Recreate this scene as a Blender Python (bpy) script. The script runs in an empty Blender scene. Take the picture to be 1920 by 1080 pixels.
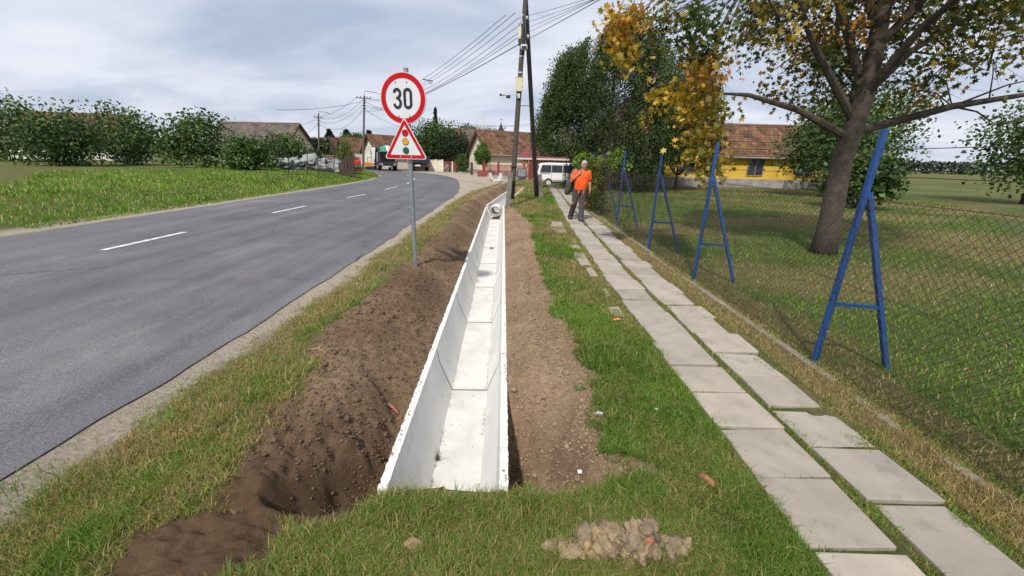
import bpy, bmesh, math, random
import numpy as np
from mathutils import Vector, Matrix
R = math.radians
random.seed(7); rng = np.random.default_rng(11)
sc = bpy.context.scene
COL = sc.collection

# ------------------------------------------------------------------ camera, sky, sun
CAM_H = 1.75; PITCH = 17.4; ROLL = 1.4; FPX = 768.0
cam = bpy.data.cameras.new('camera'); cam.sensor_width = 36; cam.lens = 36 * FPX / 1920
cam.clip_start = 0.05; cam.clip_end = 4000
camo = bpy.data.objects.new('camera', cam); COL.objects.link(camo)
camo.matrix_world = Matrix.Translation((0, 0, CAM_H)) @ Matrix.Rotation(R(90 - PITCH), 4, 'X') @ Matrix.Rotation(R(ROLL), 4, 'Z')
sc.camera = camo

SUN_EL = 51.0; SUN_AZ = 18.0        # sun behind the camera, to its left
w = bpy.data.worlds.new('World'); sc.world = w; w.use_nodes = True
nt = w.node_tree; N = nt.nodes; Lk = nt.links; N.clear()
out = N.new('ShaderNodeOutputWorld')
sky = N.new('ShaderNodeTexSky'); sky.sky_type = 'NISHITA'; sky.sun_disc = False
sky.sun_elevation = R(SUN_EL); sky.sun_rotation = R(180 + SUN_AZ); sky.air_density = 1.0; sky.dust_density = 1.5
bg1 = N.new('ShaderNodeBackground'); bg1.inputs[1].default_value = 0.11; Lk.new(sky.outputs[0], bg1.inputs[0])
tc = N.new('ShaderNodeTexCoord'); sp = N.new('ShaderNodeSeparateXYZ'); Lk.new(tc.outputs['Generated'], sp.inputs[0])
def mth(op, a, b=None):
    m = N.new('ShaderNodeMath'); m.operation = op
    for i, v in enumerate((a, b)):
        if v is None: continue
        if isinstance(v, (int, float)): m.inputs[i].default_value = v
        else: Lk.new(v, m.inputs[i])
    return m.outputs[0]
den = mth('ADD', mth('MAXIMUM', sp.outputs[2], 0.0), 0.22)
cb = N.new('ShaderNodeCombineXYZ')
Lk.new(mth('DIVIDE', sp.outputs[0], den), cb.inputs[0]); Lk.new(mth('DIVIDE', sp.outputs[1], den), cb.inputs[1])
mp = N.new('ShaderNodeMapping'); mp.inputs['Scale'].default_value = (0.75, 1.25, 1); mp.inputs['Location'].default_value = (3.3, 0.6, 0)
mp.inputs['Rotation'].default_value = (0, 0, R(18))
Lk.new(cb.outputs[0], mp.inputs[0])
nz = N.new('ShaderNodeTexNoise'); nz.inputs['Scale'].default_value = 1.3; nz.inputs['Detail'].default_value = 7; nz.inputs['Roughness'].default_value = 0.52
nz.inputs['Distortion'].default_value = 0.35
Lk.new(mp.outputs[0], nz.inputs[0])
rp = N.new('ShaderNodeValToRGB'); Lk.new(nz.outputs[0], rp.inputs[0])
rp.color_ramp.elements[0].position = 0.34; rp.color_ramp.elements[0].color = (0.52, 0.585, 0.74, 1)
rp.color_ramp.elements[1].position = 0.66; rp.color_ramp.elements[1].color = (0.83, 0.862, 0.955, 1)
bg2 = N.new('ShaderNodeBackground'); bg2.inputs[1].default_value = 0.93; Lk.new(rp.outputs[0], bg2.inputs[0])
rp2 = N.new('ShaderNodeValToRGB'); Lk.new(nz.outputs[0], rp2.inputs[0])
rp2.color_ramp.elements[0].position = 0.22; rp2.color_ramp.elements[0].color = (0.62, 0.62, 0.62, 1)
rp2.color_ramp.elements[1].position = 0.52; rp2.color_ramp.elements[1].color = (0.96, 0.96, 0.96, 1)
mx = N.new('ShaderNodeMixShader'); Lk.new(rp2.outputs[0], mx.inputs[0]); Lk.new(bg1.outputs[0], mx.inputs[1]); Lk.new(bg2.outputs[0], mx.inputs[2])
Lk.new(mx.outputs[0], out.inputs[0])

sl = bpy.data.lights.new('sun', 'SUN'); sl.energy = 3.9; sl.angle = R(2.5); sl.color = (1.0, 0.945, 0.86)
so = bpy.data.objects.new('sun', sl); COL.objects.link(so)
az = R(SUN_AZ); el = R(SUN_EL)
sdir = Vector((-math.sin(az) * math.cos(el), -math.cos(az) * math.cos(el), math.sin(el)))
so.rotation_euler = sdir.to_track_quat('Z', 'Y').to_euler(); so.location = sdir * 60
vs = sc.view_settings; vs.view_transform = 'Standard'; vs.look = 'None'; vs.exposure = 0.12; vs.gamma = 1; vs.use_curve_mapping = False

# ------------------------------------------------------------------ pixel -> place helpers (photo pixels, 1920x1080)
_p = R(PITCH); _r = R(ROLL)
def ray(px, py):
    a = (px - 960) / FPX; b = (540 - py) / FPX
    x = a * math.cos(_r) - b * math.sin(_r); y = a * math.sin(_r) + b * math.cos(_r)
    return Vector((x, y * math.sin(_p) + math.cos(_p), y * math.cos(_p) - math.sin(_p)))
def P(px, py, z=0.0):
    r = ray(px, py); t = (z - CAM_H) / r.z
    return Vector((r.x * t, r.y * t, z))
def D(px, py, Y):
    r = ray(px, py); t = Y / r.y
    return Vector((r.x * t, Y, CAM_H + r.z * t))

# ------------------------------------------------------------------ object helpers
def tag(o, label=None, cat=None, group=None, kind=None):
    if label: o['label'] = label
    if cat: o['category'] = cat
    if group: o['group'] = group
    if kind: o['kind'] = kind
    return o
def empty(name, loc, rz=0.0):
    o = bpy.data.objects.new(name, None); o.empty_display_size = 0.2
    o.location = loc; o.rotation_euler = (0, 0, rz); COL.objects.link(o); return o
def thing(name, label, cat, loc=(0, 0, 0), rz=0.0, group=None):
    return tag(empty(name, loc, rz), label, cat, group)
def copy_tree(o, parent=None):
    c = o.copy(); COL.objects.link(c)
    if parent is not None: c.parent = parent
    for ch in o.children: copy_tree(ch, c)
    return c

class MB:
    """collects polygons and becomes one mesh object"""
    def __init__(s): s.v = []; s.f = []; s.uv = {}
    def poly(s, pts, uv=None):
        i = len(s.v); s.v += [tuple(p) for p in pts]; s.f.append(tuple(range(i, i + len(pts))))
        if uv: s.uv[len(s.f) - 1] = uv
    def add(s, vs, fs, M=None):
        i = len(s.v)
        s.v += [tuple(M @ Vector(p)) if M else tuple(p) for p in vs]
        s.f += [tuple(i + k for k in f) for f in fs]
    def box(s, lo, hi, M=None):
        x0, y0, z0 = lo; x1, y1, z1 = hi
        vs = [(x0,y0,z0),(x1,y0,z0),(x1,y1,z0),(x0,y1,z0),(x0,y0,z1),(x1,y0,z1),(x1,y1,z1),(x0,y1,z1)]
        s.add(vs, [(0,3,2,1),(4,5,6,7),(0,1,5,4),(1,2,6,5),(2,3,7,6),(3,0,4,7)], M)
    def bar(s, a, b, w=0.05, h=None, up=(0, 0, 1)):
        a = Vector(a); b = Vector(b); h = h or w; d = (b - a); L = d.length; d.normalize()
        upv = Vector(up)
        if abs(d.dot(upv)) > 0.97: upv = Vector((0, 1, 0))
        sx = d.cross(upv).normalized(); sy = sx.cross(d)
        M = Matrix((( sx.x, d.x, sy.x, a.x), (sx.y, d.y, sy.y, a.y), (sx.z, d.z, sy.z, a.z), (0, 0, 0, 1)))
        s.box((-w/2, 0, -h/2), (w/2, L, h/2), M)
    def tube(s, pts, radii, n=8, cap=True):
        pts = [Vector(p) for p in pts]
        if isinstance(radii, (int, float)): radii = [radii] * len(pts)
        base = len(s.v); ref = None
        for i, p in enumerate(pts):
            t = (pts[min(i + 1, len(pts) - 1)] - pts[max(i - 1, 0)])
            if t.length < 1e-9: t = Vector((0, 0, 1))
            t.normalize()
            if ref is None: ref = Vector((1, 0, 0)) if abs(t.x) < 0.9 else Vector((0, 1, 0))
            u = (ref - t * ref.dot(t)).normalized(); v = t.cross(u); ref = u
            for k in range(n):
                a = 2 * math.pi * k / n
                s.v.append(tuple(p + (u * math.cos(a) + v * math.sin(a)) * radii[i]))
        for i in range(len(pts) - 1):
            for k in range(n):
                a = base + i * n + k; b = base + i * n + (k + 1) % n
                s.f.append((a, b, b + n, a + n))
        if cap:
            s.f.append(tuple(base + k for k in reversed(range(n))))
            e = base + (len(pts) - 1) * n; s.f.append(tuple(e + k for k in range(n)))
    def cyl(s, c, r, h, n=24, axis='Z'):
        c = Vector(c); d = {'X': Vector((1,0,0)), 'Y': Vector((0,1,0)), 'Z': Vector((0,0,1))}[axis]
        s.tube([c - d * h / 2, c + d * h / 2], r, n)
    def ell(s, c, r, nu=14, nv=10, M=None):
        vs = []; fs = []
        for j in range(nv + 1):
            th = math.pi * j / nv
            for i in range(nu):
                ph = 2 * math.pi * i / nu
                p = Vector((r[0] * math.sin(th) * math.cos(ph), r[1] * math.sin(th) * math.sin(ph), r[2] * math.cos(th)))
                if M: p = M @ p
                vs.append((c[0] + p.x, c[1] + p.y, c[2] + p.z))
        for j in range(nv):
            for i in range(nu):
                fs.append((j*nu+i, (j+1)*nu+i, (j+1)*nu+(i+1)%nu, j*nu+(i+1)%nu))
        s.add(vs, fs)
    def extrude(s, outline, depth, M=None):
        """closed outline (x,z) extruded along +y"""
        n = len(outline)
        vs = [(x, 0, z) for x, z in outline] + [(x, depth, z) for x, z in outline]
        fs = [tuple(range(n)), tuple(reversed(range(n, 2*n)))] + [(i, n + i, n + (i+1) % n, (i+1) % n) for i in range(n)]
        s.add(vs, fs, M)
    def build(s, name, mat, parent=None, smooth=False, bevel=0.0, loc=None):
        me = bpy.data.meshes.new(name); me.from_pydata(s.v, [], s.f); me.validate(); me.update()
        if s.uv and len(me.polygons) == len(s.f):
            ul = me.uv_layers.new(name='UVMap')
            for fi, uv in s.uv.items():
                p = me.polygons[fi]
                for li, q in zip(p.loop_indices, uv): ul.data[li].uv = q
        me.materials.append(mat)
        if smooth:
            me.polygons.foreach_set('use_smooth', [True] * len(me.polygons))
        o = bpy.data.objects.new(name, me); COL.objects.link(o)
        if parent: o.parent = parent
        if loc: o.location = loc
        if smooth == 'auto':
            m = o.modifiers.new('split', 'EDGE_SPLIT'); m.split_angle = R(38)
        if bevel:
            m = o.modifiers.new('bevel', 'BEVEL'); m.width = bevel; m.segments = 2; m.limit_method = 'ANGLE'
        return o

def np_mesh(name, co, faces_idx, sizes, mat, colors=None, parent=None, smooth=False):
    """co (n,3); faces_idx flat loop vertex indices; sizes verts per face"""
    me = bpy.data.meshes.new(name)
    me.vertices.add(len(co)); me.vertices.foreach_set('co', np.ascontiguousarray(co, dtype=np.float32).ravel())
    me.loops.add(len(faces_idx)); me.loops.foreach_set('vertex_index', np.ascontiguousarray(faces_idx, dtype=np.int32))
    me.polygons.add(len(sizes)); st = np.concatenate([[0], np.cumsum(sizes)[:-1]]).astype(np.int32)
    me.polygons.foreach_set('loop_start', st)
    me.update(calc_edges=True)
    if colors is not None:
        at = me.color_attributes.new('col', 'FLOAT_COLOR', 'POINT')
        c = np.ones((len(co), 4), np.float32); c[:, :colors.shape[1]] = colors
        at.data.foreach_set('color', c.ravel())
    if smooth: me.polygons.foreach_set('use_smooth', np.ones(len(sizes), bool))
    me.materials.append(mat)
    o = bpy.data.objects.new(name, me); COL.objects.link(o)
    if parent: o.parent = parent
    return o

# ------------------------------------------------------------------ noise
def _hash(ix, iy, seed):
    h = (ix.astype(np.int64) * 374761393 + iy.astype(np.int64) * 668265263 + seed * 1442695041) & 0xFFFFFFFF
    h = ((h ^ (h >> 13)) * 1274126177) & 0xFFFFFFFF
    return ((h ^ (h >> 16)) & 0xFFFF) / 65535.0
def vnoise(x, y, seed=0):
    x = np.asarray(x, float); y = np.asarray(y, float)
    ix = np.floor(x); iy = np.floor(y); fx = x - ix; fy = y - iy
    fx = fx*fx*(3-2*fx); fy = fy*fy*(3-2*fy)
    a = _hash(ix, iy, seed); b = _hash(ix+1, iy, seed); c = _hash(ix, iy+1, seed); d = _hash(ix+1, iy+1, seed)
    return (a*(1-fx)+b*fx)*(1-fy)+(c*(1-fx)+d*fx)*fy
def fbm(x, y, octv=4, seed=0, gain=0.5):
    s = 0; a = 1; t = 0
    for o in range(octv):
        s = s + a * vnoise(np.asarray(x) * 2**o, np.asarray(y) * 2**o, seed + o * 17); t += a; a *= gain
    return s / t
def sstep(a, b, x): 
    t = np.clip((x - a) / (b - a), 0, 1); return t*t*(3-2*t)

# ------------------------------------------------------------------ materials
def mat(name, col, rough=0.8, var=0.25, scale=8.0, bump=0.0, bscale=None, metal=0.0, col2=None, detail=6, spec=None, dirt=None, coat=0.0, bdist=0.012):
    m = bpy.data.materials.new(name); m.use_nodes = True
    t = m.node_tree; b = t.nodes['Principled BSDF']; b.inputs['Roughness'].default_value = rough; b.inputs['Metallic'].default_value = metal
    if spec is not None: b.inputs['Specular IOR Level'].default_value = spec
    if coat: b.inputs['Coat Weight'].default_value = coat
    tcn = t.nodes.new('ShaderNodeTexCoord')
    n = t.nodes.new('ShaderNodeTexNoise'); n.inputs['Scale'].default_value = scale; n.inputs['Detail'].default_value = detail; n.inputs['Roughness'].default_value = 0.6
    t.links.new(tcn.outputs['Object'], n.inputs[0])
    r = t.nodes.new('ShaderNodeValToRGB'); t.links.new(n.outputs[0], r.inputs[0])
    c1 = col2 if col2 else tuple(c * (1 - var) for c in col); c2 = col if col2 else tuple(min(1, c * (1 + var)) for c in col)
    r.color_ramp.elements[0].position = 0.32; r.color_ramp.elements[0].color = (*c1, 1)
    r.color_ramp.elements[1].position = 0.68; r.color_ramp.elements[1].color = (*c2, 1)
    src = r.outputs[0]
    if dirt:
        n2 = t.nodes.new('ShaderNodeTexNoise'); n2.inputs['Scale'].default_value = dirt[1]; n2.inputs['Detail'].default_value = 8; n2.inputs['Roughness'].default_value = 0.7
        t.links.new(tcn.outputs['Object'], n2.inputs[0])
        r2 = t.nodes.new('ShaderNodeValToRGB'); r2.color_ramp.elements[0].position = dirt[2]; r2.color_ramp.elements[1].position = dirt[2] + dirt[3]
        t.links.new(n2.outputs[0], r2.inputs[0])
        x = t.nodes.new('ShaderNodeMixRGB'); t.links.new(r2.outputs[0], x.inputs[0]); t.links.new(src, x.inputs[1]); x.inputs[2].default_value = (*dirt[0], 1)
        src = x.outputs[0]
    t.links.new(src, b.inputs['Base Color'])
    if bump:
        nb = t.nodes.new('ShaderNodeTexNoise'); nb.inputs['Scale'].default_value = bscale or scale * 4; nb.inputs['Detail'].default_value = 8; nb.inputs['Roughness'].default_value = 0.65
        t.links.new(tcn.outputs['Object'], nb.inputs[0])
        bp = t.nodes.new('ShaderNodeBump'); bp.inputs['Strength'].default_value = bump; bp.inputs['Distance'].default_value = bdist
        t.links.new(nb.outputs[0], bp.inputs['Height']); t.links.new(bp.outputs[0], b.inputs['Normal'])
    return m
def leafmat(name, trans=0.35, rough=0.55):
    m = bpy.data.materials.new(name); m.use_nodes = True
    t = m.node_tree; b = t.nodes['Principled BSDF']; b.inputs['Roughness'].default_value = rough; b.inputs['Specular IOR Level'].default_value = 0.3
    a = t.nodes.new('ShaderNodeVertexColor'); a.layer_name = 'col'
    t.links.new(a.outputs[0], b.inputs['Base Color'])
    tr = t.nodes.new('ShaderNodeBsdfTranslucent')
    hs = t.nodes.new('ShaderNodeHueSaturation'); hs.inputs['Value'].default_value = 1.25; hs.inputs['Saturation'].default_value = 1.1
    t.links.new(a.outputs[0], hs.inputs['Color']); t.links.new(hs.outputs[0], tr.inputs[0])
    x = t.nodes.new('ShaderNodeMixShader'); x.inputs[0].default_value = trans
    t.links.new(b.outputs[0], x.inputs[1]); t.links.new(tr.outputs[0], x.inputs[2])
    t.links.new(x.outputs[0], t.nodes['Material Output'].inputs[0])
    return m
def tilemat(name, c1, c2, mortar, bw=0.22, rh=0.2):
    m = bpy.data.materials.new(name); m.use_nodes = True
    t = m.node_tree; b = t.nodes['Principled BSDF']; b.inputs['Roughness'].default_value = 0.9; b.inputs['Specular IOR Level'].default_value = 0.15
    uv = t.nodes.new('ShaderNodeUVMap'); uv.uv_map = 'UVMap'
    br = t.nodes.new('ShaderNodeTexBrick'); t.links.new(uv.outputs[0], br.inputs[0])
    br.inputs['Color1'].default_value = (*c1, 1); br.inputs['Color2'].default_value = (*c2, 1); br.inputs['Mortar'].default_value = (*mortar, 1)
    br.inputs['Scale'].default_value = 1; br.inputs['Brick Width'].default_value = bw; br.inputs['Row Height'].default_value = rh
    br.inputs['Mortar Size'].default_value = 0.018; br.inputs['Mortar Smooth'].default_value = 0.3; br.inputs['Bias'].default_value = 0.0
    n = t.nodes.new('ShaderNodeTexNoise'); n.inputs['Scale'].default_value = 0.9; n.inputs['Detail'].default_value = 6
    t.links.new(uv.outputs[0], n.inputs[0])
    r = t.nodes.new('ShaderNodeValToRGB'); r.color_ramp.elements[0].color = (0.6, 0.58, 0.55, 1); r.color_ramp.elements[1].color = (1.25, 1.15, 1.1, 1)
    r.color_ramp.elements[0].position = 0.3; r.color_ramp.elements[1].position = 0.7
    t.links.new(n.outputs[0], r.inputs[0])
    x = t.nodes.new('ShaderNodeMixRGB'); x.blend_type = 'MULTIPLY'; x.inputs[0].default_value = 1
    t.links.new(br.outputs[0], x.inputs[1]); t.links.new(r.outputs[0], x.inputs[2]); t.links.new(x.outputs[0], b.inputs['Base Color'])
    return m
def glassmat(name, col=(0.02, 0.025, 0.03)):
    m = bpy.data.materials.new(name); m.use_nodes = True
    b = m.node_tree.nodes['Principled BSDF']; b.inputs['Base Color'].default_value = (*col, 1); b.inputs['Roughness'].default_value = 0.08
    b.inputs['Specular IOR Level'].default_value = 0.7
    return m

M = {}
M['concrete'] = mat('pale_concrete', (0.73, 0.72, 0.69), 0.88, scale=2.6, col2=(0.60, 0.59, 0.555), bump=0.2, bscale=40, dirt=((0.36, 0.33, 0.27), 7.0, 0.62, 0.16))
M['concrete_floor'] = mat('speckled_concrete', (0.65, 0.64, 0.61), 0.9, scale=3.6, col2=(0.50, 0.488, 0.45), bump=0.12, bscale=60, dirt=((0.30, 0.27, 0.22), 46.0, 0.63, 0.06))
M['old_concrete'] = mat('weathered_concrete', (0.21, 0.20, 0.18), 0.9, scale=6, col2=(0.10, 0.095, 0.085), bump=0.4, bscale=40)
M['kerbc'] = mat('soiled_concrete', (0.27, 0.235, 0.19), 0.95, scale=5, col2=(0.16, 0.135, 0.105), bump=0.4)
M['slab'] = slabmat = mat('paving_concrete', (0.385, 0.34, 0.285), 0.9, scale=2.6, col2=(0.29, 0.26, 0.222), bump=0.25, bscale=70, dirt=((0.22, 0.19, 0.15), 5.0, 0.52, 0.24))
M['asphalt'] = mat('asphalt', (0.135, 0.133, 0.150), 0.9, scale=0.7, col2=(0.088, 0.087, 0.099), bump=0.5, bscale=90, dirt=((0.17, 0.165, 0.165), 26, 0.60, 0.12))
def asphaltmat():
    m = bpy.data.materials.new('asphalt'); m.use_nodes = True; t = m.node_tree; b = t.nodes['Principled BSDF']; b.inputs['Roughness'].default_value = .9
    tcn = t.nodes.new('ShaderNodeTexCoord')
    def noise(scale, sc_=(1, 1, 1), det=6, rough=.6):
        mp_ = t.nodes.new('ShaderNodeMapping'); mp_.inputs['Scale'].default_value = sc_; t.links.new(tcn.outputs['Object'], mp_.inputs[0])
        n = t.nodes.new('ShaderNodeTexNoise'); n.inputs['Scale'].default_value = scale; n.inputs['Detail'].default_value = det; n.inputs['Roughness'].default_value = rough; t.links.new(mp_.outputs[0], n.inputs[0]); return n.outputs[0]
    def ramp(src, p0, c0, p1, c1):
        r = t.nodes.new('ShaderNodeValToRGB'); t.links.new(src, r.inputs[0]); e = r.color_ramp.elements; e[0].position = p0; e[0].color = (*c0, 1); e[1].position = p1; e[1].color = (*c1, 1); return r.outputs[0]
    def mix(x, y, mode, f=1.0):
        n = t.nodes.new('ShaderNodeMixRGB'); n.blend_type = mode
        if isinstance(f, float): n.inputs[0].default_value = f
        else: t.links.new(f, n.inputs[0])
        t.links.new(x, n.inputs[1]); t.links.new(y, n.inputs[2]); return n.outputs[0]
    c = ramp(noise(.5), .35, (.088, .087, .099), .65, (.128, .126, .141))
    c = mix(c, ramp(noise(2.2, (1, .05, 1)), .35, (.80, .80, .80), .65, (1.18, 1.17, 1.15)), 'MULTIPLY')
    c = mix(c, ramp(noise(75, det=3), .35, (.62, .62, .62), .66, (1.45, 1.43, 1.4)), 'MULTIPLY')
    c = mix(c, ramp(noise(.22, (1, .5, 1), 8, .7), .57, (0, 0, 0), .66, (.05, .045, .035)), 'ADD')
    vo = t.nodes.new('ShaderNodeTexVoronoi'); vo.feature = 'DISTANCE_TO_EDGE'; vo.inputs['Scale'].default_value = .42
    wn = t.nodes.new('ShaderNodeTexNoise'); wn.inputs['Scale'].default_value = 1.6; wn.inputs['Detail'].default_value = 6; t.links.new(tcn.outputs['Object'], wn.inputs[0])
    va = t.nodes.new('ShaderNodeMixRGB'); va.inputs[0].default_value = .35; t.links.new(tcn.outputs['Object'], va.inputs[1]); t.links.new(wn.outputs[1], va.inputs[2]); t.links.new(va.outputs[0], vo.inputs[0])
    c = mix(c, ramp(vo.outputs[0], .0, (.45, .45, .45), .012, (1, 1, 1)), 'MULTIPLY', ramp(noise(.35), .5, (0, 0, 0), .6, (1, 1, 1)))
    t.links.new(c, b.inputs['Base Color']); bp = t.nodes.new('ShaderNodeBump'); bp.inputs['Strength'].default_value = .5; bp.inputs['Distance'].default_value = .006
    t.links.new(noise(110, det=3), bp.inputs['Height']); t.links.new(bp.outputs[0], b.inputs['Normal']); return m
M['asphalt'] = asphaltmat()
M['roadpaint'] = mat('road_paint', (0.72, 0.72, 0.70), 0.8, scale=9, col2=(0.30, 0.30, 0.31), bump=0.1)
M['clod'] = mat('dry_clod', (0.27, 0.205, 0.122), 0.95, scale=3, col2=(0.21, 0.155, 0.085), bump=0.5, bscale=9, bdist=0.004)
M['clod3'] = mat('ochre_clod', (0.36, 0.25, 0.12), 0.95, scale=3, col2=(0.22, 0.15, 0.075), bump=0.5, bscale=9, bdist=0.004)
M['clod4'] = mat('dark_clod', (0.17, 0.125, 0.085), 0.95, scale=3, col2=(0.10, 0.07, 0.05), bump=0.5, bscale=9, bdist=0.004)
M['clod2'] = mat('grey_clod', (0.235, 0.18, 0.115), 0.95, scale=3, col2=(0.13, 0.098, 0.062), bump=0.5, bscale=9, bdist=0.004)
M['soilbit'] = mat('soil_crumb', (0.30, 0.212, 0.135), 0.95, scale=9, col2=(0.19, 0.13, 0.082), bump=0.3, bscale=70, bdist=0.003)
M['darkbit'] = mat('dark_crumb', (0.165, 0.108, 0.068), 0.95, scale=9, col2=(0.085, 0.056, 0.036), bump=0.3, bscale=70, bdist=0.003)  # dark tone, takes up the left bank's damp and painted shade
M['brick'] = mat('brick_red', (0.42, 0.17, 0.085), 0.9, scale=20, col2=(0.27, 0.11, 0.06), bump=0.4)
M['galv'] = mat('galvanised_steel', (0.30, 0.33, 0.36), 0.45, scale=14, col2=(0.22, 0.25, 0.28), metal=0.55)
M['signwhite'] = mat('sign_white', (0.62, 0.64, 0.66), 0.45, scale=5, col2=(0.54, 0.56, 0.58), dirt=((0.35, 0.33, 0.30), 38, 0.70, 0.05))
M['signred'] = mat('sign_red', (0.47, 0.004, 0.008), 0.45, scale=6, spec=0.2, col2=(0.40, 0.003, 0.007), dirt=((0.62, 0.42, 0.38), 34, 0.735, 0.02))
M['signback'] = mat('sign_grey', (0.35, 0.36, 0.37), 0.5, metal=0.4)
M['signblack'] = mat('sign_black', (0.012, 0.012, 0.014), 0.4, scale=30, var=0.2)
M['amber'] = mat('sign_amber', (0.70, 0.29, 0.0), 0.5, var=0.05, spec=.15); M['sgreen'] = mat('sign_green', (0.002, 0.125, 0.045), 0.5, var=0.05, spec=.15)
M['polewood'] = mat('tarred_pole_wood', (0.085, 0.066, 0.053), 0.9, scale=12, col2=(0.036, 0.029, 0.025), bump=0.5, bscale=50)
M['greypole'] = mat('grey_pole_wood', (0.14, 0.125, 0.105), 0.9, scale=8, col2=(0.08, 0.07, 0.06))
M['iron'] = mat('dark_iron', (0.03, 0.03, 0.032), 0.6)
M['beigebox'] = mat('beige_box', (0.60, 0.57, 0.36), 0.5, var=0.06)
M['palemetal'] = mat('pale_metal', (0.55, 0.56, 0.55), 0.5, var=0.1)
M['wire'] = mat('cable', (0.06, 0.06, 0.07), 0.6)
M['blue'] = mat('blue_paint', (0.014, 0.075, 0.25), 0.4, scale=16, col2=(0.008, 0.045, 0.16), dirt=((0.10, 0.05, 0.035), 18, 0.60, 0.08))
M['mesh'] = mat('rusty_wire', (0.06, 0.042, 0.032), 0.8, var=0.3)
M['bark'] = mat('bark', (0.085, 0.066, 0.05), 0.95, scale=10, col2=(0.04, 0.032, 0.026), bump=0.8, bscale=30)
M['birchbark'] = mat('birch_bark', (0.42, 0.40, 0.36), 0.9, scale=7, col2=(0.08, 0.075, 0.07), bump=0.5)
M['leaf'] = leafmat('leaves'); M['grass'] = leafmat('grass_blades', 0.38, 0.5); M['darkleaf'] = leafmat('dense_leaves', 0.18, 0.6)
M['cream'] = mat('cream_render', (0.70, 0.63, 0.48), 0.92, scale=0.6, col2=(0.60, 0.53, 0.40), bump=0.1, bscale=30)
M['white'] = mat('white_render', (0.72, 0.70, 0.64), 0.9, scale=0.8, col2=(0.6, 0.58, 0.53))
M['yellow'] = mat('yellow_render', (0.68, 0.44, 0.055), 0.9, scale=0.7, col2=(0.56, 0.36, 0.05))
M['plinth'] = mat('grey_plinth', (0.30, 0.28, 0.26), 0.9, scale=2)
M['tile'] = tilemat('clay_tiles', (0.225, 0.13, 0.08), (0.10, 0.064, 0.044), (0.04, 0.026, 0.02), 0.36, 0.52)
M['tilered'] = tilemat('red_tiles', (0.24, 0.078, 0.05), (0.19, 0.062, 0.04), (0.08, 0.03, 0.02), 0.3, 0.3)
M['tilegrey'] = tilemat('grey_slates', (0.17, 0.155, 0.135), (0.10, 0.092, 0.085), (0.045, 0.042, 0.04), 0.4, 0.32)
M['porchred'] = mat('red_sheet_roof', (0.17, 0.042, 0.034), 0.7, var=0.15); M['redwood'] = mat('red_painted_wood', (0.33, 0.035, 0.03), 0.6, var=0.2)
M['ironred'] = mat('red_oxide_iron', (0.25, 0.055, 0.045), 0.65, var=0.25); M['maroon'] = mat('maroon_sheet', (0.20, 0.035, 0.03), 0.6, var=0.15)
M['brown'] = mat('brown_wood', (0.075, 0.045, 0.032), 0.85, scale=6, col2=(0.035, 0.023, 0.018)); M['plank'] = mat('plank_wood', (0.30, 0.21, 0.13), 0.9, scale=4, col2=(0.16, 0.11, 0.075))
M['glass'] = glassmat('window_glass'); M['carglass'] = glassmat('tinted_glass', (0.05, 0.058, 0.075))
M['vanwhite'] = mat('white_car_paint', (0.80, 0.80, 0.79), 0.25, var=0.02, coat=0.5); M['rubber'] = mat('tyre_rubber', (0.02, 0.02, 0.021), 0.85)
M['truckblue'] = mat('dark_blue_paint', (0.012, 0.026, 0.045), 0.5, var=0.3); M['navy'] = mat('navy_steel', (0.022, 0.026, 0.07), 0.5, var=0.25)
M['chassis'] = mat('chassis_black', (0.018, 0.018, 0.02), 0.7); M['skip'] = mat('skip_dark', (0.035, 0.045, 0.04), 0.7, var=0.3)
M['tarp'] = mat('green_tarp', (0.05, 0.26, 0.16), 0.6, scale=3, col2=(0.03, 0.17, 0.11)); M['tarpwhite'] = mat('pale_tarp', (0.55, 0.60, 0.57), 0.6)
M['orange'] = mat('orange_paint', (0.62, 0.22, 0.02), 0.5, var=0.15); M['carred'] = mat('red_paint', (0.55, 0.03, 0.02), 0.4, var=0.1)
M['lampred'] = mat('tail_lamp', (0.35, 0.01, 0.01), 0.3); M['board'] = mat('chalk_board', (0.075, 0.085, 0.10), 0.8, var=0.3); M['chalk'] = mat('chalk', (0.62, 0.64, 0.66), 0.9)
M['bagwhite'] = mat('pale_sheeting', (0.34, 0.36, 0.37), 0.7, scale=3, col2=(0.13, 0.13, 0.13)); M['paper'] = mat('white_paper', (0.8, 0.8, 0.8), 0.8, var=0.05)
M['lilac'] = mat('lilac_wrapper', (0.42, 0.40, 0.70), 0.5, scale=30, col2=(0.7, 0.7, 0.75)); M['twig'] = mat('twig', (0.17, 0.12, 0.08), 0.9); M['straw'] = mat('straw', (0.46, 0.36, 0.20), 0.9)

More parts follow.
